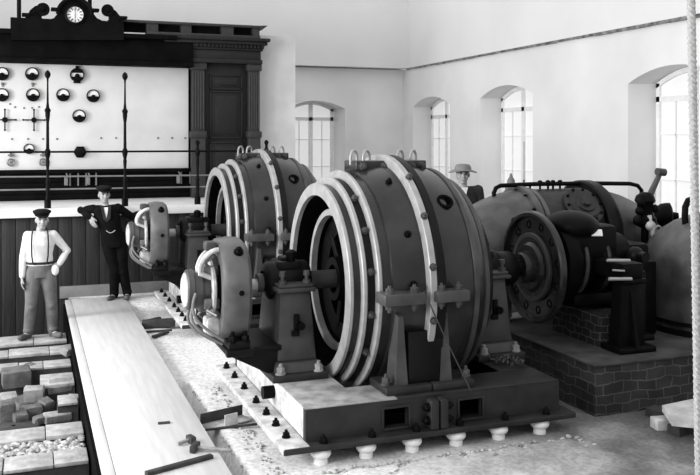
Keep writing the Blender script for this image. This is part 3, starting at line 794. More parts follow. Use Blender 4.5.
# bearing pedestals
def make_ped(label, X, lipx):
    cy = 7.5
    t = thing('bearing_pedestal', label, 'bearing', (X, cy, .312), 'shaft bearing pedestals')
    MB().span(X - .25, X + .25, cy - .48, cy + .48, .312, .375, .012).build('base', 'bed', t)
    mb = MB()
    for (z0, z1, wx0, wx1, wy0, wy1) in ((.375, .46, .21, .19, .44, .40), (.46, 1.05, .175, .135, .36, .30)):
        A = mb.verts([(X - wx0, cy - wy0, z0), (X + wx0, cy - wy0, z0), (X + wx0, cy + wy0, z0), (X - wx0, cy + wy0, z0)])
        B = mb.verts([(X - wx1, cy - wy1, z1), (X + wx1, cy - wy1, z1), (X + wx1, cy + wy1, z1), (X - wx1, cy + wy1, z1)])
        mb.face(A[::-1]); mb.face(B)
        for i in range(4): mb.face([A[i], A[(i + 1) % 4], B[(i + 1) % 4], B[i]])
    bmesh.ops.bevel(mb.bm, geom=mb.bm.edges[:], offset=.014, segments=2, affect='EDGES', profile=.5)
    mb.build('column', 'paint_m', t)
    mb = MB().span(X - .17, X + .17, cy - .36, cy + .36, 1.05, 1.085, .01); mb.span(X - .155, X + .155, cy - .33, cy + .33, 1.085, 1.115, .008); mb.build('shelf', 'paint_m', t)
    MB().lathe([(-.22, .09), (-.20, .15), (-.17, .17), (.17, .17), (.20, .15), (.22, .09)], (X, cy, ZC + .02), (1, 0, 0), 40).build('bearing_shell', 'paint_d', t)
    mb = MB().box((X, cy, 1.25), (.22, .28, .08), .02); mb.box((X, cy, 1.30), (.12, .16, .04), .015); mb.build('bearing_cap', 'paint_d', t)
    bolts(t, 'bed_top', [(X + dx, cy + dy, .375) for dx in (-.17, .17) for dy in (-.43, .43)], (0, 0, 1), .036, .06)
    for dx in (-.11, .11):
        MB().lathe([(0, .035), (.03, .035), (.03, .018), (.07, .018), (.07, .03), (.11, .028)], (X + dx, cy - .28, 1.115), (0, 0, 1), 14, cap=True).build('bearing_nut', 'paint_l', t)
    MB().box((X, cy - .345, .78), (.05, .03, .16), .008).cyl((X + .03, cy - .34, .76), (X + .03, cy - .39, .76), .035).box((X - .02, cy - .37, .70), (.07, .03, .05), .008).build('oil_gauge', 'iron', t)
    MB().lathe([(0, .02), (.04, .045), (.10, .05), (.12, .02)], (X + .02, cy - .1, 1.27), (0, 0, 1), 16, cap=True).build('oil_cup', 'iron', t)
    return t


p1 = make_ped('grey bearing pedestal between the near exciter and the foreground generator', 2.17, 0)
p2 = dup(p1, (4.13, 7.5, .312), 'bearing pedestal at the right side of the foreground generator')
p3 = dup(p1, (2.17, 12.1, .312), 'bearing pedestal between the far exciter and the second generator')
p4 = dup(p1, (4.13, 12.1, .312), 'bearing pedestal at the right side of the second generator')


# exciters
def make_exc(label):
    cy = 7.5; cx = 1.66; cz = 1.07; C = (cx, cy, cz)
    t = thing('exciter', label, 'exciter', (1.75, cy, .56), 'small overhung exciters')
    MB().lathe([(-.14, .30), (-.14, .405), (-.11, .43), (-.02, .445), (.07, .435), (.10, .405), (.10, .30), (.06, .28), (-.10, .28)], C, (1, 0, 0), 96, closed=True, sq=2.5, a0=0).build('yoke', 'yoke', t)
    mb = MB()
    for k in range(4):
        m2 = MB().box((0, 0, .27), (.15, .15, .12), .02); m2.bm.transform(Matrix.Translation(C) @ Matrix.Rotation(pi / 4 + k * pi / 2, 4, 'X')); mb.merge(m2.bm)
    mb.build('pole', 'coil', t)
    MB().lathe([(-.12, .05), (-.12, .20), (.09, .20), (.09, .05)], C, (1, 0, 0), 48).build('armature', 'coil', t)
    MB().lathe([(-.40, .12), (-.395, .165), (-.385, .175), (-.34, .178), (-.335, .168), (-.27, .168), (-.265, .15), (-.15, .15)], C, (1, 0, 0), 48).build('commutator', 'paint_l', t)
    MB().lathe([(-.425, .001), (-.42, .11), (-.405, .145), (-.395, .150), (-.39, .10)], C, (1, 0, 0), 48).build('end_cap', 'dusty', t)
    MB().ring(-.20, -.165, .25, .18, C, n=48).build('brush_ring', 'dusty', t)
    mb = MB()
    for k in range(4):
        th = pi / 4 + k * pi / 2 + .25; u = Vector((0, sin(th), cos(th)))
        q = Vector(C) + u * .20 + Vector((-.20, 0, 0)); m2 = MB().box(q, (.13, .07, .09), .012)
        m2.tube([q, q + u * .09 + Vector((-.05, 0, 0)), q + u * .16 + Vector((.02, 0, 0))], .016, 8)
        m2.build('brush_holder', 'brass', t)
    # curved copper straps at the top and cables hanging down
    mb = MB()
    for dy, dx in ((-.05, 0), (-.16, .0)):
        pts = [(cx - .16, cy + dy, cz + .10)]
        for i in range(9):
            a = pi * .5 * i / 8; pts.append((cx - .30 + .16 * (1 - cos(a)) + dx, cy + dy - .03 * i / 8, cz + .16 + .20 * sin(a)))
        mb.tube(pts, .022, 8)
    mb.build('strap', 'dusty', t)
    for (dy, dz, ey, ez) in ((-.12, -.1, -.25, -.44), (.05, -.15, -.05, -.47), (-.2, .0, -.3, -.40)):
        pts = []
        for i in range(13):
            a = i / 12; pts.append((cx - .34 + .22 * a + .12 * sin(pi * a) * -1, cy + dy + (ey - dy) * a, cz + dz + (ez - dz) * a))
        MB().tube(pts, .013, 8).build('cable', 'baseb', t)
    MB().box((cx - .20, cy - .10, cz + .385), (.10, .14, .08), .02).build('terminal_block', 'paint_l', t)
    MB().box((cx - .19, cy - .12, cz - .30), (.12, .22, .16), .03).build('terminal_block', 'dusty', t)
    for (dx, a) in ((.02, 62), (.02, 118)):
        th = radians(a); p = Vector((cx + dx, cy - sin(th) * .445 * 1.03, cz + cos(th) * .445 * 1.03))
    MB().hexbolt((cx, cy - .32, cz + .345), (0, -.7, .7), .034, .045).build('bolt', 'iron', t)
    MB().hexbolt((cx, cy - .42, cz + .02), (0, -1, 0), .025, .03).build('bolt', 'iron', t)
    MB().cyl((cx - .12, cy, cz), (2.0, cy, cz), .06, n=24).build('shaft', 'steel', t)
    # overhung bracket
    mb = MB().span(1.54, 2.03, cy - .36, cy + .36, .56, .61, .01); mb.span(1.54, 1.78, cy - .42, cy - .34, .55, .61, .01)
    mb.span(1.56, 1.75, cy - .40, cy + .40, .60, .68, .02)
    for yy in (cy - .34, cy + .30):
        mb.prism([(1.55, yy, .56), (2.03, yy, .56), (2.03, yy, .36), (1.93, yy, .36)], (0, .05, 0))
    mb.build('bracket', 'paint_d', t)
    bolts(t, 'iron', [(1.60, cy - .36, .66), (1.71, cy - .36, .66)], (0, 0, 1), .035, .06)
    return t


x1 = make_exc('near small exciter with rounded yoke, overhanging the bedplate at left of the foreground generator')
x2 = dup(x1, (1.75, 12.1, .56), 'far small exciter beside the man in the black suit')
# low debris on the near bedplate
mb = MB()
for _ in range(26):
    p = Vector((random.uniform(3.98, 4.20), random.uniform(6.75, 7.05), .33 + random.uniform(0, .03)))
    q = p + Vector((random.uniform(-.06, .06), random.uniform(-.06, .06), random.uniform(0, .03)))
    mb.tube([p, (p + q) / 2 + Vector((0, 0, .02)), q], .010, 6)
tag(mb.build('metal_shavings', 'paint_l'), 'small heap of metal shavings on the right end of the near bedplate', 'shavings', kind='stuff')
# thin slack cord from the joint to the bedplate
a, b_ = at(424, 291, Y=6.27), at(471, 391, Z=.33)
solo(MB().tube([a + (b_ - a) * (i / 8) + Vector((0, 0, -.012 * sin(pi * i / 8))) for i in range(9)], .006, 6), 'cord', 'rust', 'thin taut cord slanting down the front of the foreground generator', 'cord', tuple(b_))

# ------------------------------------------------------------------ turbine set on its brick foundation
fd = thing('brick_foundation', 'low dark brick foundation under the turbine machinery on the right', 'foundation', (6.5, 8.3, -.15))
FX0, FX1, FY0, FY1 = 4.76, 8.45, 6.48, 10.4
MB().span(FX0, FX1, FY0, FY1, -.15, .33).build('brickwork', 'fbrick', fd)
MB().span(FX0 - .02, FX1, FY0 - .02, FY1, .33, .352, .008).build('topping', 'fbrick_top', fd)
MB().span(5.20, 5.52, 7.0, 7.80, .352, .66).build('pier', mat_brick('pier brickwork', .02, .01, .12, 4, bw=.5, rh=.28), fd)
solo(MB().box((5.13, 8.55, .36), (.55, .22, .016), .002, rz=.15), 'board', 'white', 'added pale sheet for the lit floor patch under the flywheel', 'board', (5.13, 8.55, .352))  # added white sheet, stands in for floor lit by a window

TY = 8.8; TZ = 1.26; WY = 7.5
tb = thing('turbine', 'dark turbine with big bent iron pipes behind the flywheel on the right', 'turbine', (6.0, TY, .352))
def bend(x0, xe, sgn, r0, r1, zlow):
    pts = [(x0, TY, TZ)]; rad = [r0]; R = abs(xe - x0)
    for i in range(1, 11):
        a = pi / 2 * i / 10; pts.append((x0 + sgn * R * sin(a), TY, TZ - R * .75 * (1 - cos(a)))); rad.append(r0 + (r1 - r0) * i / 10)
    pts.append((xe, TY, zlow)); rad.append(r1)
    return MB().tube(pts, .5, 40, radii=rad)
bend(5.50, 4.72, -1, .53, .50, .353).build('elbow_pipe', 'pipe', tb)
el = bend(6.44, 7.16, 1, .51, .36, .353).build('elbow_pipe', 'pipe', tb)
mb = MB().ring(5.36, 5.43, .57, .3, (0, TY, TZ)); mb.ring(5.46, 5.52, .55, .3, (0, TY, TZ)); cl = mb.build('collar', 'pipe', tb)
for k in range(14):
    th = 2 * pi * k / 14; MB().hexbolt((5.36, TY + sin(th) * .51, TZ + cos(th) * .51), (-1, 0, 0), .022, .03).build('bolt', 'iron', cl)
MB().lathe([(5.5, .50), (5.52, .525), (6.24, .525), (6.25, .5)], (0, TY, TZ), (1, 0, 0), 72).build('casing', 'pipe_d', tb)
MB().lathe([(6.24, .02), (6.24, .60), (6.26, .62), (6.38, .62), (6.44, .58), (6.46, .50)], (0, TY, TZ), (1, 0, 0), 72).build('ring_flange', 'paint_d', tb)
# round inspection cover
cdir = Vector((0, -.72, .60)).normalized(); cc = Vector((6.0, TY, TZ)) + cdir * .46
mb = MB().lathe([(0, .25), (.10, .25), (.11, .23), (.11, .19), (.13, .18), (.13, .12), (.15, .11), (.15, .06), (.18, .05)], cc, cdir, 40, cap=True); cov = mb.build('inspection_cover', 'pipe_d', tb)
_, cu, cv = frame(cdir)
for k in range(10):
    th = 2 * pi * k / 10; MB().hexbolt(cc + cdir * .11 + (cu * cos(th) + cv * sin(th)) * .215, cdir, .014, .02).build('bolt', 'iron', cov)
# studs and brass oilers on top
for px in (540, 548, 553, 560):
    p = at(px, 186, Y=TY); MB().lathe([(0, .014), (.09, .014), (.09, .028), (.12, .028), (.13, .01)], (p.x, TY, TZ + .50), (0, 0, 1), 10, cap=True).build('stud', 'iron', tb)
p = at(511, 186, Y=9.15); MB().lathe([(0, .03), (.04, .03), (.06, .06), (.12, .075), (.20, .07), (.22, .05), (.26, .045), (.30, .02), (.34, .012)], (p.x, 9.15, 1.62), (0, 0, 1), 18, cap=True).build('oiler', 'felt', tb)
p = at(524, 186, Y=9.15); mb = MB().cyl((p.x, 9.15, 1.55), (p.x, 9.15, 1.88), .014, n=10); mb.lathe([(0, .01), (0, .07), (.015, .07), (.015, .01)], (p.x, 9.15, 1.83), (0, 0, 1), 20, closed=True); mb.cyl((p.x, 9.15, 1.88), (p.x, 9.15, 2.35), .005, n=6); mb.build('valve_stem', 'felt', tb)
# thin overhead pipe
pts = [(5.07, TY, 1.66), (5.06, TY, 1.75), (5.09, TY, 1.81), (5.15, TY, 1.835), (5.6, TY, 1.845), (6.4, TY, 1.84), (6.98, TY, 1.825), (7.10, TY, 1.80), (7.16, TY, 1.74), (7.16, TY, 1.50)]
mb = MB().tube(pts, .026, 12)
for x in (5.55, 6.40): mb.cyl((x, TY, 1.70), (x, TY, 1.84), .014, n=8)
mb.build('oil_pipe', 'iron', tb)
# valve with dished end at far right
mb = MB().lathe([(0, .10), (.10, .16), (.16, .17), (.20, .17), (.22, .13), (.22, .06), (.30, .05)], (7.25, TY - .1, 1.42), (.85, -.5, 0), 32, cap=True)
mb.build('valve_end', 'iron', tb)

# flywheel, shaft and its bearing
fw = thing('flywheel', 'round dark flywheel with a ring of bolt holes on the shaft right of the generator', 'flywheel', (4.8, WY, ZC))
mb = MB().lathe([(4.70, .10), (4.70, .22), (4.73, .25), (4.73, .30), (4.77, .33), (4.77, .50), (4.72, .515), (4.72, .545), (4.735, .56), (4.785, .56), (4.795, .54), (4.80, .1)], (0, WY, ZC), (1, 0, 0), 96); mb.build('disc', 'paint', fw)
MB().lathe([(4.60, .09), (4.60, .14), (4.64, .16), (4.70, .16)], (0, WY, ZC), (1, 0, 0), 48).build('hub', 'paint', fw)
MB().ring(4.728, 4.768, .345, .30, (0, WY, ZC)).build('hub_ring', 'paint_l', fw)
for k in range(12):
    th = 2 * pi * k / 12 + .2
    p = Vector((4.77, WY + sin(th) * .43, ZC + cos(th) * .43)); MB().lathe([(-.005, .042), (.004, .042), (.006, .03), (-.005, .028)], p, (-1, 0, 0), 18, cap=True).build('bolt_hole', 'black', fw)
MB().cyl((4.28, WY, ZC), (5.9, WY, ZC), .085, n=32).build('shaft', 'paint_d', fw)
mb = MB().lathe([(4.30, .08), (4.30, .15), (4.34, .17), (4.48, .17), (4.52, .15), (4.52, .08)], (0, WY, ZC), (1, 0, 0), 40); mb.build('coupling', 'paint_d', fw)

gv = thing('turbine_gear', 'black gear housing and standards between the flywheel and the right pressure vessel', 'machinery', (5.6, WY, .352))
MB().lathe([(4.93, .16), (4.93, .40), (4.98, .43), (5.06, .43), (5.10, .36), (5.24, .34), (5.24, .30), (5.36, .30), (5.36, .36), (5.46, .36), (5.50, .28), (5.78, .26), (5.80, .12)], (0, WY, ZC + .05), (1, 0, 0), 64).build('gear_housing', 'iron', gv)
for x0, x1, m in ((5.14, 5.18, 'paint_l'), (5.40, 5.44, 'paint')): MB().ring(x0, x1, .38, .28, (0, WY, ZC + .05)).build('band', m, gv)
mb = MB().span(5.02, 5.55, WY - .34, WY + .9, 1.15, 1.52, .06); mb.ball((5.15, WY - .1, 1.50), .26, 24, (1, 1.2, .6)); mb.build('hood', 'iron', gv)
mb = MB(); mb.box((5.38, 6.83, .69), (.30, .20, .66), .02, taper=.72); mb.span(5.18, 5.60, 6.66, 6.97, .352, .41, .015); mb.span(5.24, 5.52, 6.70, 6.95, 1.0, 1.05, .015); mb.prism([(5.36, 6.74, .41), (5.36, 6.66, .41), (5.36, 6.75, .95)], (.04, 0, 0)); mb.build('standard', 'iron', gv)
mb = MB(); mb.span(5.66, 5.84, 7.1, 7.5, .352, 1.05, .02); mb.span(5.62, 5.90, 7.05, 7.55, .352, .41, .01); mb.build('standard', 'paint_d', gv)
MB().span(5.54, 6.10, 7.25, 7.95, .352, 1.12, .03).build('filler_mass', 'iron', gv)  # added black box, darkens the gap between standards and vessel
MB().span(5.05, 5.9, WY - .30, WY + .40, .72, .84, .02).span(5.25, 5.50, 6.72, WY - .2, 1.04, 1.20, .03).build('bed_beam', 'iron', gv)
mb = MB().span(5.5, 6.05, WY - .2, WY + .75, 1.02, 1.30, .05); mb.ball((5.7, WY + .2, 1.32), .16, 18, (1.2, 1, .6)); mb.build('valve_chest', 'iron', gv)
for (zz, x0, x1, r) in ((1.235, 5.06, 5.30, .018), (1.06, 5.08, 5.32, .020), (1.14, 5.12, 5.24, .011)):
    MB().tube([(x0, 6.70, zz + .01), (x1, 6.68, zz)], r * .8, 10).build('rod', 'steel', gv)
MB().box((5.26, WY - .37, 1.45), (.11, .02, .07), .004, rx=-.5, rz=-.35).build('name_plate', 'dial', gv)
mb = MB().ball((5.75, WY - .34, 1.20), .09, 16); mb.cyl((5.75, WY - .2, 1.2), (5.75, WY - .5, 1.2), .05); mb.build('fitting', 'paint_d', gv)

# hand lever stand
lv = thing('control_lever', 'long hand lever with a knob rising from a valve stand beside the right pipe', 'lever', (6.62, 7.95, .352))
P0 = at(645, 206, Y=8.2); P1 = at(660.5, 172.5, Y=8.2)
mb = MB().cyl((P0.x, 8.2, .352), (P0.x, 8.2, 1.35), .045, n=20); mb.lathe([(0, .08), (.03, .08), (.06, .05)], (P0.x, 8.2, .352), (0, 0, 1), 24, cap=True)
mb.lathe([(1.35, .07), (1.40, .13), (1.46, .13), (1.50, .09), (1.62, .09), (1.66, .12), (1.72, .10), (1.76, .04)], (P0.x, 8.2, 0), (0, 0, 1), 20, cap=True); mb.build('stand', 'iron', lv)
MB().tube([P0 + Vector((-.02, 0, -.05)), P0 + (P1 - P0) * .5, P1], .03, 12, radii=[.050, .036, .028]).build('arm', 'paint_l', lv)
d = (P1 - P0).normalized(); MB().cyl(P1 - Vector((.05, 0, -.01)), P1 + Vector((.06, 0, .0)), .045, n=16).build('knob', 'paint_l', lv)
mb = MB().ball(P0 + Vector((-.02, -.12, -.22)), .06, 16); mb.tube([P0 + Vector((-.02, -.1, -.1)), P0 + Vector((-.02, -.12, -.2))], .025, 8); mb.build('valve_handle', 'dusty', lv)
mb = MB()
for (dx, dz) in ((-.12, .0), (-.10, .10), (.1, .02), (-.15, -.12), (.08, -.18)): mb.ball(P0 + Vector((dx, -.05, dz - .05)), .05, 12); mb.cyl(P0 + Vector((0, 0, dz - .1)), P0 + Vector((dx, -.05, dz - .05)), .025, n=10)
mb.build('fitting', 'iron', lv)
MB().cyl((P0.x - .05, 7.9, 1.05), (P0.x + .45, 7.9, 1.12), .03, n=12).build('link_rod', 'baseb', lv)
MB().ring(-.02, .03, .11, .085, tuple(P0 + Vector((.05, -.15, -.32))), (.3, -1, .2), 28).build('hand_wheel', 'steel', lv)

pv = thing('pressure_vessel', 'large grey domed iron vessel at the right edge on the brick foundation', 'vessel', (7.13, 7.38, .352))
MB().lathe([(.03, .88), (.60, .88), (.68, .875), (.78, .85), (.90, .79), (1.02, .68), (1.12, .53), (1.20, .34), (1.235, .15), (1.24, .01)], (7.13, 7.38, .352), (0, 0, 1), 72).build('dome', 'pipe', pv)
MB().lathe([(0, .87), (0, .91), (.06, .91), (.06, .87)], (7.13, 7.38, .352), (0, 0, 1), 72, closed=True).build('base_flange', 'paint_d', pv)
MB().lathe([(.10, .87), (.10, .90), (.14, .90), (.14, .87)], (7.13, 7.38, .352), (0, 0, 1), 72, closed=True).build('hoop', 'paint_d', pv)
s0 = at(686, 222, Y=7.42)
MB().tube([s0 + Vector((0, 0, -.10)), s0 + Vector((-.015, 0, .06)), s0 + Vector((-.01, 0, .16)), s0 + Vector((.03, 0, .23)), s0 + Vector((.10, 0, .25))], .035, 12).build('vent_pipe', 'iron', pv)
s0 = at(600, 345, Z=.352)

# stone slab heap at lower right
sl = at(684, 412, Z=.06)
solo(MB().prism([at(662, 411, Z=.03), at(672, 426, Z=.03), at(730, 432, Z=.03), at(720, 400, Z=.03), at(690, 405, Z=.03)], (0, 0, .05)), 'stone_slab', 'stone', 'pale flat stone slab on blocks at lower right', 'slab', tuple(at(690, 415, Z=.03)))
for (px, py, dx, dy, dz, rz, lb) in ((671, 431, .22, .14, .13, -.2, 'pale stone block under the front corner of the slab'), (690, 436, .26, .14, .12, .1, 'dark stone block under the slab nearest the right edge'), (665, 419, .16, .20, .11, .3, 'stone block under the left end of the slab')):
    c = at(px, py, Z=-.12); c.y += .07; c.z = -.155 + dz / 2 + .0
    solo(MB().box((c.x, c.y, c.z), (dx, dy, dz), .015, rz), 'stone_block', 'stone' if 'pale' in lb else 'stone_d', lb, 'stone block', (c.x, c.y, c.z - dz / 2), 'stone blocks under the slab')

# rope hanging close to the camera
mb = MB(); ra, rb = Vector((4.30, 4.8, 4.6)), Vector((4.405, 4.8, -.14)); N = 220
for s_ in range(3):
    pts = []
    for i in range(N + 1):
        t = i / N; th = 2 * pi * (t * 42 + s_ / 3); p = ra + (rb - ra) * t
        pts.append(p + Vector((cos(th) * .016, sin(th) * .016, 0)))
    mb.tube(pts, .017, 7)
solo(mb, 'rope', 'rope', 'thick pale twisted rope hanging from above at the right edge', 'rope', (4.405, 4.8, -.14))


# ------------------------------------------------------------------ people
def remeshed(mb, name, m, parent, voxel=.007, smooth_it=6, mats=None, pick=None):
    me = bpy.data.meshes.new(name + '_src'); bmesh.ops.recalc_face_normals(mb.bm, faces=mb.bm.faces[:]); mb.bm.to_mesh(me); mb.bm.free()
    o = bpy.data.objects.new(name + '_src', me); COL.objects.link(o)
    r = o.modifiers.new('r', 'REMESH'); r.mode = 'VOXEL'; r.voxel_size = voxel; r.use_smooth_shade = True
    if smooth_it:
        sm_ = o.modifiers.new('s', 'SMOOTH'); sm_.iterations = smooth_it; sm_.factor = .5
    dg = bpy.context.evaluated_depsgraph_get()
    nm = bpy.data.meshes.new_from_object(o.evaluated_get(dg)); nm.name = name
    bpy.data.objects.remove(o); bpy.data.meshes.remove(me)
    nm.polygons.foreach_set('use_smooth', [True] * len(nm.polygons))
    nm.materials.clear()
    for q in ([m] + (mats or [])): nm.materials.append(M[q])
    if pick:
        for p in nm.polygons: p.material_index = pick(p.center)
    ob = bpy.data.objects.new(name, nm); COL.objects.link(ob); ob.parent = parent
    return ob


def limb(mb, pts, radii, n=14):
    pts = [Vector(p) for p in pts]
    mb.tube(pts, 0, n, radii=radii)
    for p, r in zip(pts, radii): mb.ball(p, r * .99, n)


def sections(mb, secs, n=24):
    """secs = (centre, rx, ry)"""
    rings = []
    for (c, rx, ry) in secs:
        rings.append([mb.bm.verts.new((c[0] + cos(2 * pi * k / n) * rx, c[1] + sin(2 * pi * k / n) * ry, c[2])) for k in range(n)])
    for A, B in zip(rings, rings[1:]):
        for i in range(n): mb.face([A[i], A[(i + 1) % n], B[(i + 1) % n], B[i]])
    mb.face(rings[0][::-1]); mb.face(rings[-1])


def hand(mb, w, d, palm_n, curl=.6, side=1):
    """w wrist, d pointing along the hand, palm_n palm normal; five fingers"""
    w, d, pn = Vector(w), Vector(d).normalized(), Vector(palm_n).normalized(); across = d.cross(pn).normalized() * side
    pn = across.cross(d).normalized() * side
    for k in range(4):
        o = (k - 1.5) * .019
        limb(mb, [w + across * o * .7, w + d * .085 + across * o], [.017, .014], 8)
        L = (.030, .034, .032, .024)[k]; p = w + d * .085 + across * o; dd = d.copy(); pts = [p]; rr = [.0105]
        for j in range(3):
            dd = (dd + pn * curl * (.5 + .2 * j)).normalized(); p = p + dd * L * (1.15 - .2 * j); pts.append(p); rr.append(.0098 - .001 * j)
        limb(mb, pts, rr, 8)
    p = w + d * .025 - across * .028; pts = [p, p - across * .022 + d * .030 + pn * .01, p - across * .026 + d * .062 + pn * .028]
    limb(mb, pts, [.015, .012, .010], 8)


def head(mb, c, turn=0.0, tilt=0.0):
    """c = centre of skull, face towards -Y before turning; total height about 0.235"""
    R = Matrix.Translation(Vector(c)) @ Matrix.Rotation(turn, 4, 'Z') @ Matrix.Rotation(tilt, 4, 'X')
    t = MB()
    t.ball((0, .012, .025), .1, 20, (.78, .95, .92)); t.ball((0, -.012, -.035), .1, 20, (.66, .78, .78)); t.ball((0, -.050, -.095), .032, 14, (1.15, .9, .75))
    t.ball((0, -.088, -.010), .014, 10, (1, 1.0, 1.5)); t.ball((0, -.100, -.030), .0155, 10, (1.2, 1.1, .9))   # nose
    t.ball((0, -.083, .026), .03, 12, (1.8, .5, .45))                                                     # brow
    t.ball((0, -.084, -.062), .018, 10, (1.45, .5, .32)); t.ball((0, -.083, -.073), .017, 10, (1.25, .5, .36))   # lips
    for s_ in (-1, 1):
        t.ball((s_ * .078, .01, -.012), .026, 10, (.45, .8, 1.2)); t.ball((s_ * .035, -.070, -.028), .026, 10, (1, .6, .8))
    t.bm.transform(R); mb.merge(t.bm)
    return R


def face_pick(Ri):
    def f(c):
        q = Ri @ c
        if q.y > -.045: return 0
        if abs(q.z - .030) < .006 and .016 < abs(q.x) < .055: return 1
        if abs(q.z - .008) < .0085 and .019 < abs(q.x) < .045: return 1
        if abs(q.z + .067) < .0055 and abs(q.x) < .026: return 2
        return 0
    return f


def cap_mesh(R, felt=False):
    t = MB()
    if felt:
        t.lathe([(.03, .001), (.030, .105), (.026, .172), (.034, .178), (.040, .172), (.044, .106), (.08, .100), (.105, .086), (.114, .05), (.108, .001)], (0, .005, .015), (0, 0, 1), 36)
        for v in t.bm.verts:
            r = sqrt(v.co.x ** 2 + v.co.y ** 2)
            if r > .115: v.co.z += .006 - .030 * (abs(v.co.x) / .17) ** 2
            v.co.y *= 1.12
    else:
        t.lathe([(.030, .001), (.030, .088), (.055, .098), (.080, .118), (.098, .112), (.115, .07), (.118, .001)], (0, .012, .022), (0, 0, 1), 32)
        for v in t.bm.verts: v.co.y *= 1.12
        v0 = [(-.075, -.078), (-.06, -.12), (-.03, -.145), (0, -.152), (.03, -.145), (.06, -.12), (.075, -.078)]
        t.prism([(x, y, .052 - .16 * (-.078 - y)) for x, y in v0], (0, 0, .010))
    t.bm.transform(R); return t


def local_build(mb, name, m, parent):
    """geometry already in the parent's local frame"""
    bmesh.ops.recalc_face_normals(mb.bm, faces=mb.bm.faces[:])
    me = bpy.data.meshes.new(name); mb.bm.to_mesh(me); mb.bm.free()
    me.polygons.foreach_set('use_smooth', [True] * len(me.polygons)); me.set_sharp_from_angle(angle=radians(50)); me.materials.append(M[m])
    o = bpy.data.objects.new(name, me); COL.objects.link(o); o.parent = parent; return o


def person(label, loc, rz, J, clothes, hat, headturn=0.0, headtilt=0.0, coat=True):
    t = thing('person', label, 'person', loc, 'men standing in the hall'); t.rotation_euler = (0, 0, rz)
    H = Vector(J['head']); R = Matrix.Translation(H) @ Matrix.Rotation(headturn, 4, 'Z') @ Matrix.Rotation(headtilt, 4, 'X')
    body = MB(); head(body, H, headturn, headtilt)
    nk = Vector(J['neck']); pel = Vector(J['pelvis']); ch = Vector(J['chest'])
    limb(body, [nk - Vector((0, 0, .05)), nk, H + Vector((0, .012, -.06))], [.068, .055, .056])
    sections(body, [(pel + Vector((0, 0, -.06)), .14, .10), (pel, .155, .105), (pel + (ch - pel) * .45, .135, .092), (ch, .165, .105), (ch + (nk - ch) * .6, .155, .085), (nk + Vector((0, 0, -.02)), .06, .055)])
    for s_ in 'lr':
        sh, el_, wr = [Vector(J[k + s_]) for k in ('sho_', 'elb_', 'wri_')]
        limb(body, [sh, sh + (el_ - sh) * .4, el_], [.056, .050, .040]); limb(body, [el_, el_ + (wr - el_) * .3, wr], [.040, .041, .026])
        hd = J.get('hand_' + s_, (tuple((wr - el_).normalized()), (0, -1, 0)))
        hand(body, wr, hd[0], hd[1], J.get('curl_' + s_, .45), 1 if s_ == 'l' else -1)
        hp, kn, an = [Vector(J[k + s_]) for k in ('hip_', 'kne_', 'ank_')]
        limb(body, [hp, hp + (kn - hp) * .4, kn], [.088, .080, .056]); limb(body, [kn, kn + (an - kn) * .3, an], [.054, .056, .036])
        toe = Vector(J['toe_' + s_]); limb(body, [an + Vector((0, 0, -.02)), an + (toe - an) * .5 + Vector((0, 0, -.02)), toe], [.036, .034, .026])
    fp = face_pick(R.inverted())
    remeshed(body, 'body', 'skin', t, .0065, 3, ['feature', 'lips'], fp)
    # trousers
    tr = MB()
    sections(tr, [(pel + Vector((0, 0, -.10)), .150, .118), (pel, .168, .120), (pel + Vector((0, 0, .10)), .156, .112), (pel + Vector((0, 0, .13)), .150, .108)])
    for s_ in 'lr':
        hp, kn, an = [Vector(J[k + s_]) for k in ('hip_', 'kne_', 'ank_')]
        limb(tr, [hp, hp + (kn - hp) * .35, kn, kn + (an - kn) * .35, an + Vector((0, 0, -.01))], [.104, .098, .078, .076, .066])
        tr.ball(kn + Vector((0, -.012, -.05)), .070, 12)
        tr.ball(an + Vector((.0, -.012, .02)), .072, 12, (1, 1.1, .6))
    remeshed(tr, 'trousers', clothes['trousers'], t, .010, 3)
    # shirt or jacket
    st = MB(); g = .010 if coat else .004
    low = pel + Vector((0, 0, -.10 if coat else .06))
    sections(st, [(low, .175 + g if coat else .165, .125 + g), (pel + (ch - pel) * .25, .160 + g, .112 + g), (pel + (ch - pel) * .6, .155 + g, .112 + g), (ch, .182 + g, .122 + g), (ch + (nk - ch) * .6, .168 + g, .096 + g), (nk + Vector((0, .01, -.015)), .072, .066)])
    for s_ in 'lr':
        sh, el_, wr = [Vector(J[k + s_]) for k in ('sho_', 'elb_', 'wri_')]
        k = g; limb(st, [nk + Vector((0, 0, -.075)), sh + Vector((0, 0, .0))], [.062, .058])
        limb(st, [sh, sh + (el_ - sh) * .45, el_, el_ + (wr - el_) * .5, wr - (wr - el_) * .06], [.058 + k, .052 + k, .046 + k, .044 + k, .036 + k])
    stop = remeshed(st, clothes['top_name'], clothes['top'], t, .010, 3)
    # shoes
    for s_ in 'lr':
        an, toe = Vector(J['ank_' + s_]), Vector(J['toe_' + s_]); so = MB()
        limb(so, [an + Vector((0, .03, -.055)), an + (toe - an) * .5 + Vector((0, 0, -.03)), toe + Vector((0, 0, .01))], [.042, .046, .038]); limb(so, [an, an + Vector((0, .01, -.05))], [.050, .050])
        for v in so.bm.verts: v.co.z = max(v.co.z, J['floor_' + s_] if 'floor_' + s_ in J else 0.0)
        remeshed(so, 'shoe', clothes['shoe'], t, .009, 2)
    local_build(cap_mesh(R, hat == 'hat'), 'hat' if hat == 'hat' else 'cap', 'felt' if hat == 'hat' else 'cap', t)
    hr = MB(); hr.ball((0, .028, .012), .1, 20, (.82, .90, .85)); hr.ball((0, .045, -.035), .075, 16, (.95, .75, .9)); hr.bm.transform(R)
    local_build(hr, 'hair', 'hair', t)
    return t, R


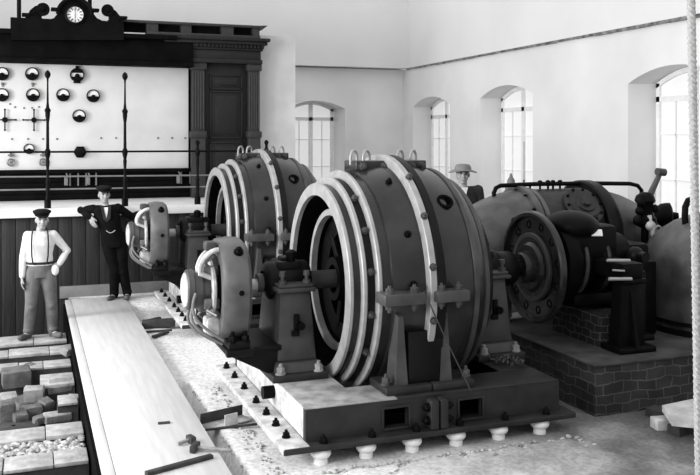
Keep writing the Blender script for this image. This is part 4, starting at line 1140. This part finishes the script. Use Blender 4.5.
# man in the white shirt: facing the camera, hand on hip
J1 = dict(head=(.02, -.02, 1.560), neck=(.0, .0, 1.425), chest=(-.01, .0, 1.23), pelvis=(.0, .0, .90),
          sho_r=(-.158, .0, 1.355), elb_r=(-.215, .02, 1.07), wri_r=(-.225, -.05, .82), hand_r=((-.05, -.1, -1), (1, 0, 0)),
          sho_l=(.158, .0, 1.355), elb_l=(.335, .06, 1.13), wri_l=(.235, -.06, .97), hand_l=((-.75, -.1, -.6), (.0, .6, -.3)),
          hip_r=(-.095, 0, .86), kne_r=(-.115, -.04, .47), ank_r=(-.150, .02, .085), toe_r=(-.245, -.15, .035),
          hip_l=(.095, 0, .86), kne_l=(.135, -.03, .47), ank_l=(.155, .02, .085), toe_l=(.245, -.15, .035))
L1 = (.13, 12.10, -.247)
m1, R1 = person('man in white shirt and dark cap standing hand on hip on a brick course', L1, -.02, J1, dict(trousers='trousers', top='shirt', top_name='shirt', shoe='leather'), 'cap', .10, .04, coat=False)
# braces, belt, vest strip and a rag at his hip
mb = MB()
for s_ in (-1, 1):
    pts = [(s_ * .085, -.155, .99), (s_ * .10, -.163, 1.10), (s_ * .105, -.155, 1.25), (s_ * .10, -.125, 1.36), (s_ * .09, -.05, 1.435), (s_ * .08, .05, 1.44), (s_ * .06, .12, 1.32), (s_ * .04, .14, 1.1), (s_ * .05, .145, .99)]
    mb.tube([Vector(p) + Vector((-.005, .012, 0)) for p in pts], .010, 8)
local_build(mb, 'braces', 'jacket', m1)
mb = MB()
ringpts = [(cos(a) * .172, sin(a) * .130, .995) for a in [2 * pi * i / 32 for i in range(33)]]
mb.tube(ringpts, .016, 8, cap=False); local_build(mb, 'belt', 'jacket', m1)
mb = MB(); mb.ball((.185, -.115, .90), .06, 14, (.8, .5, 1.2)); local_build(mb, 'rag', 'shirt', m1)

# man in the black suit: elbow on the ledge, weight to his right, legs crossed
J2 = dict(head=(-.165, -.02, 1.565), neck=(-.15, .0, 1.425), chest=(-.12, .0, 1.22), pelvis=(-.02, .0, .88),
          sho_r=(-.32, .03, 1.355), elb_r=(-.49, .12, 1.335), wri_r=(-.365, -.08, 1.24), hand_r=((.35, -.3, -.9), (.3, .6, .2)),
          sho_l=(.035, .0, 1.365), elb_l=(.25, .10, 1.22), wri_l=(.46, .12, 1.28), hand_l=((1, .1, .1), (0, 0, -1)),
          hip_r=(-.11, 0, .84), kne_r=(-.02, -.05, .46), ank_r=(-.02, -.02, .085), toe_r=(-.11, -.20, .035),
          hip_l=(.075, 0, .84), kne_l=(.10, -.05, .46), ank_l=(.17, -.02, .085), toe_l=(.14, -.22, .035))
L2 = (1.20, 13.30, -.015)
m2, R2 = person('man in black suit and cap leaning his elbow on the white ledge', L2, 0, J2, dict(trousers='suit', top='suit', top_name='jacket', shoe='leather'), 'cap', .15, .03)
mb = MB(); mb.prism([(-.195, -.137, 1.385), (-.105, -.137, 1.385), (-.148, -.158, 1.20)], (0, .02, 0)); local_build(mb, 'shirt_front', 'shirt', m2)
mb = MB()
for s_ in (-1, 1): mb.prism([(-.15 + s_ * .035, -.125, 1.41), (-.15 + s_ * .075, -.12, 1.41), (-.14 + s_ * .05, -.162, 1.22), (-.14, -.166, 1.17)], (0, -.012, 0))
local_build(mb, 'lapel', 'jacket', m2)
mb = MB(); mb.tube([(-.15 + .13 * (i / 10), -.168 + .004 * i / 10, 1.045 - .035 * sin(pi * i / 10)) for i in range(11)], .006, 6); local_build(mb, 'watch_chain', 'steel_b', m2)

# man in the pale hat behind the turbine pipes
J3 = dict(head=(.0, -.02, 1.545), neck=(.0, .0, 1.405), chest=(.0, .0, 1.20), pelvis=(.0, .0, .87),
          sho_r=(-.195, .0, 1.345), elb_r=(-.25, .03, 1.05), wri_r=(-.24, -.05, .80), hand_r=((0, -.1, -1), (1, 0, 0)),
          sho_l=(.195, .0, 1.345), elb_l=(.25, .03, 1.05), wri_l=(.24, -.05, .80), hand_l=((0, -.1, -1), (-1, 0, 0)),
          hip_r=(-.09, 0, .84), kne_r=(-.10, -.03, .46), ank_r=(-.11, .02, .085), toe_r=(-.14, -.16, .035),
          hip_l=(.09, 0, .84), kne_l=(.10, -.03, .46), ank_l=(.11, .02, .085), toe_l=(.14, -.16, .035))
m3, R3 = person('man in wide pale hat and dark jacket standing behind the turbine pipes', (5.21, 9.85, .352), -.35, J3, dict(trousers='suit', top='jacket', top_name='jacket', shoe='leather'), 'hat', -.05, .03)
m3.scale = (1.02, 1.02, 1.02)
mb = MB(); mb.prism([(-.05, -.115, 1.385), (.05, -.115, 1.385), (.0, -.158, 1.21)], (0, .02, 0)); local_build(mb, 'shirt_front', 'shirt', m3)

# ------------------------------------------------------------------ light
w = bpy.data.worlds.new('world'); SC.world = w; w.use_nodes = True
bg = w.node_tree.nodes['Background']; bg.inputs['Color'].default_value = (1, 1, 1, 1); bg.inputs['Strength'].default_value = 1.0
for (y, e) in ((3.2, 300), (7.2, 380), (11.0, 400)):   # tall daylit windows of the left side of the hall
    ld = bpy.data.lights.new('left_window_daylight', 'AREA'); ld.shape = 'RECTANGLE'; ld.size = 1.9; ld.size_y = 2.6; ld.energy = e
    lo = bpy.data.objects.new('left_window_daylight', ld); COL.objects.link(lo); lo.location = (-5.0, y, 3.2)
    lo.rotation_euler = Vector((1, .03, -.28)).to_track_quat('-Z', 'Y').to_euler()
vs = SC.view_settings
SC.display_settings.display_device = 'sRGB'
vs.view_transform = 'Standard'; vs.look = 'None'; vs.exposure = 0.12; vs.gamma = 1.0; vs.use_curve_mapping = False
SC.cycles.use_denoising = True
SC.cycles.max_bounces = 6
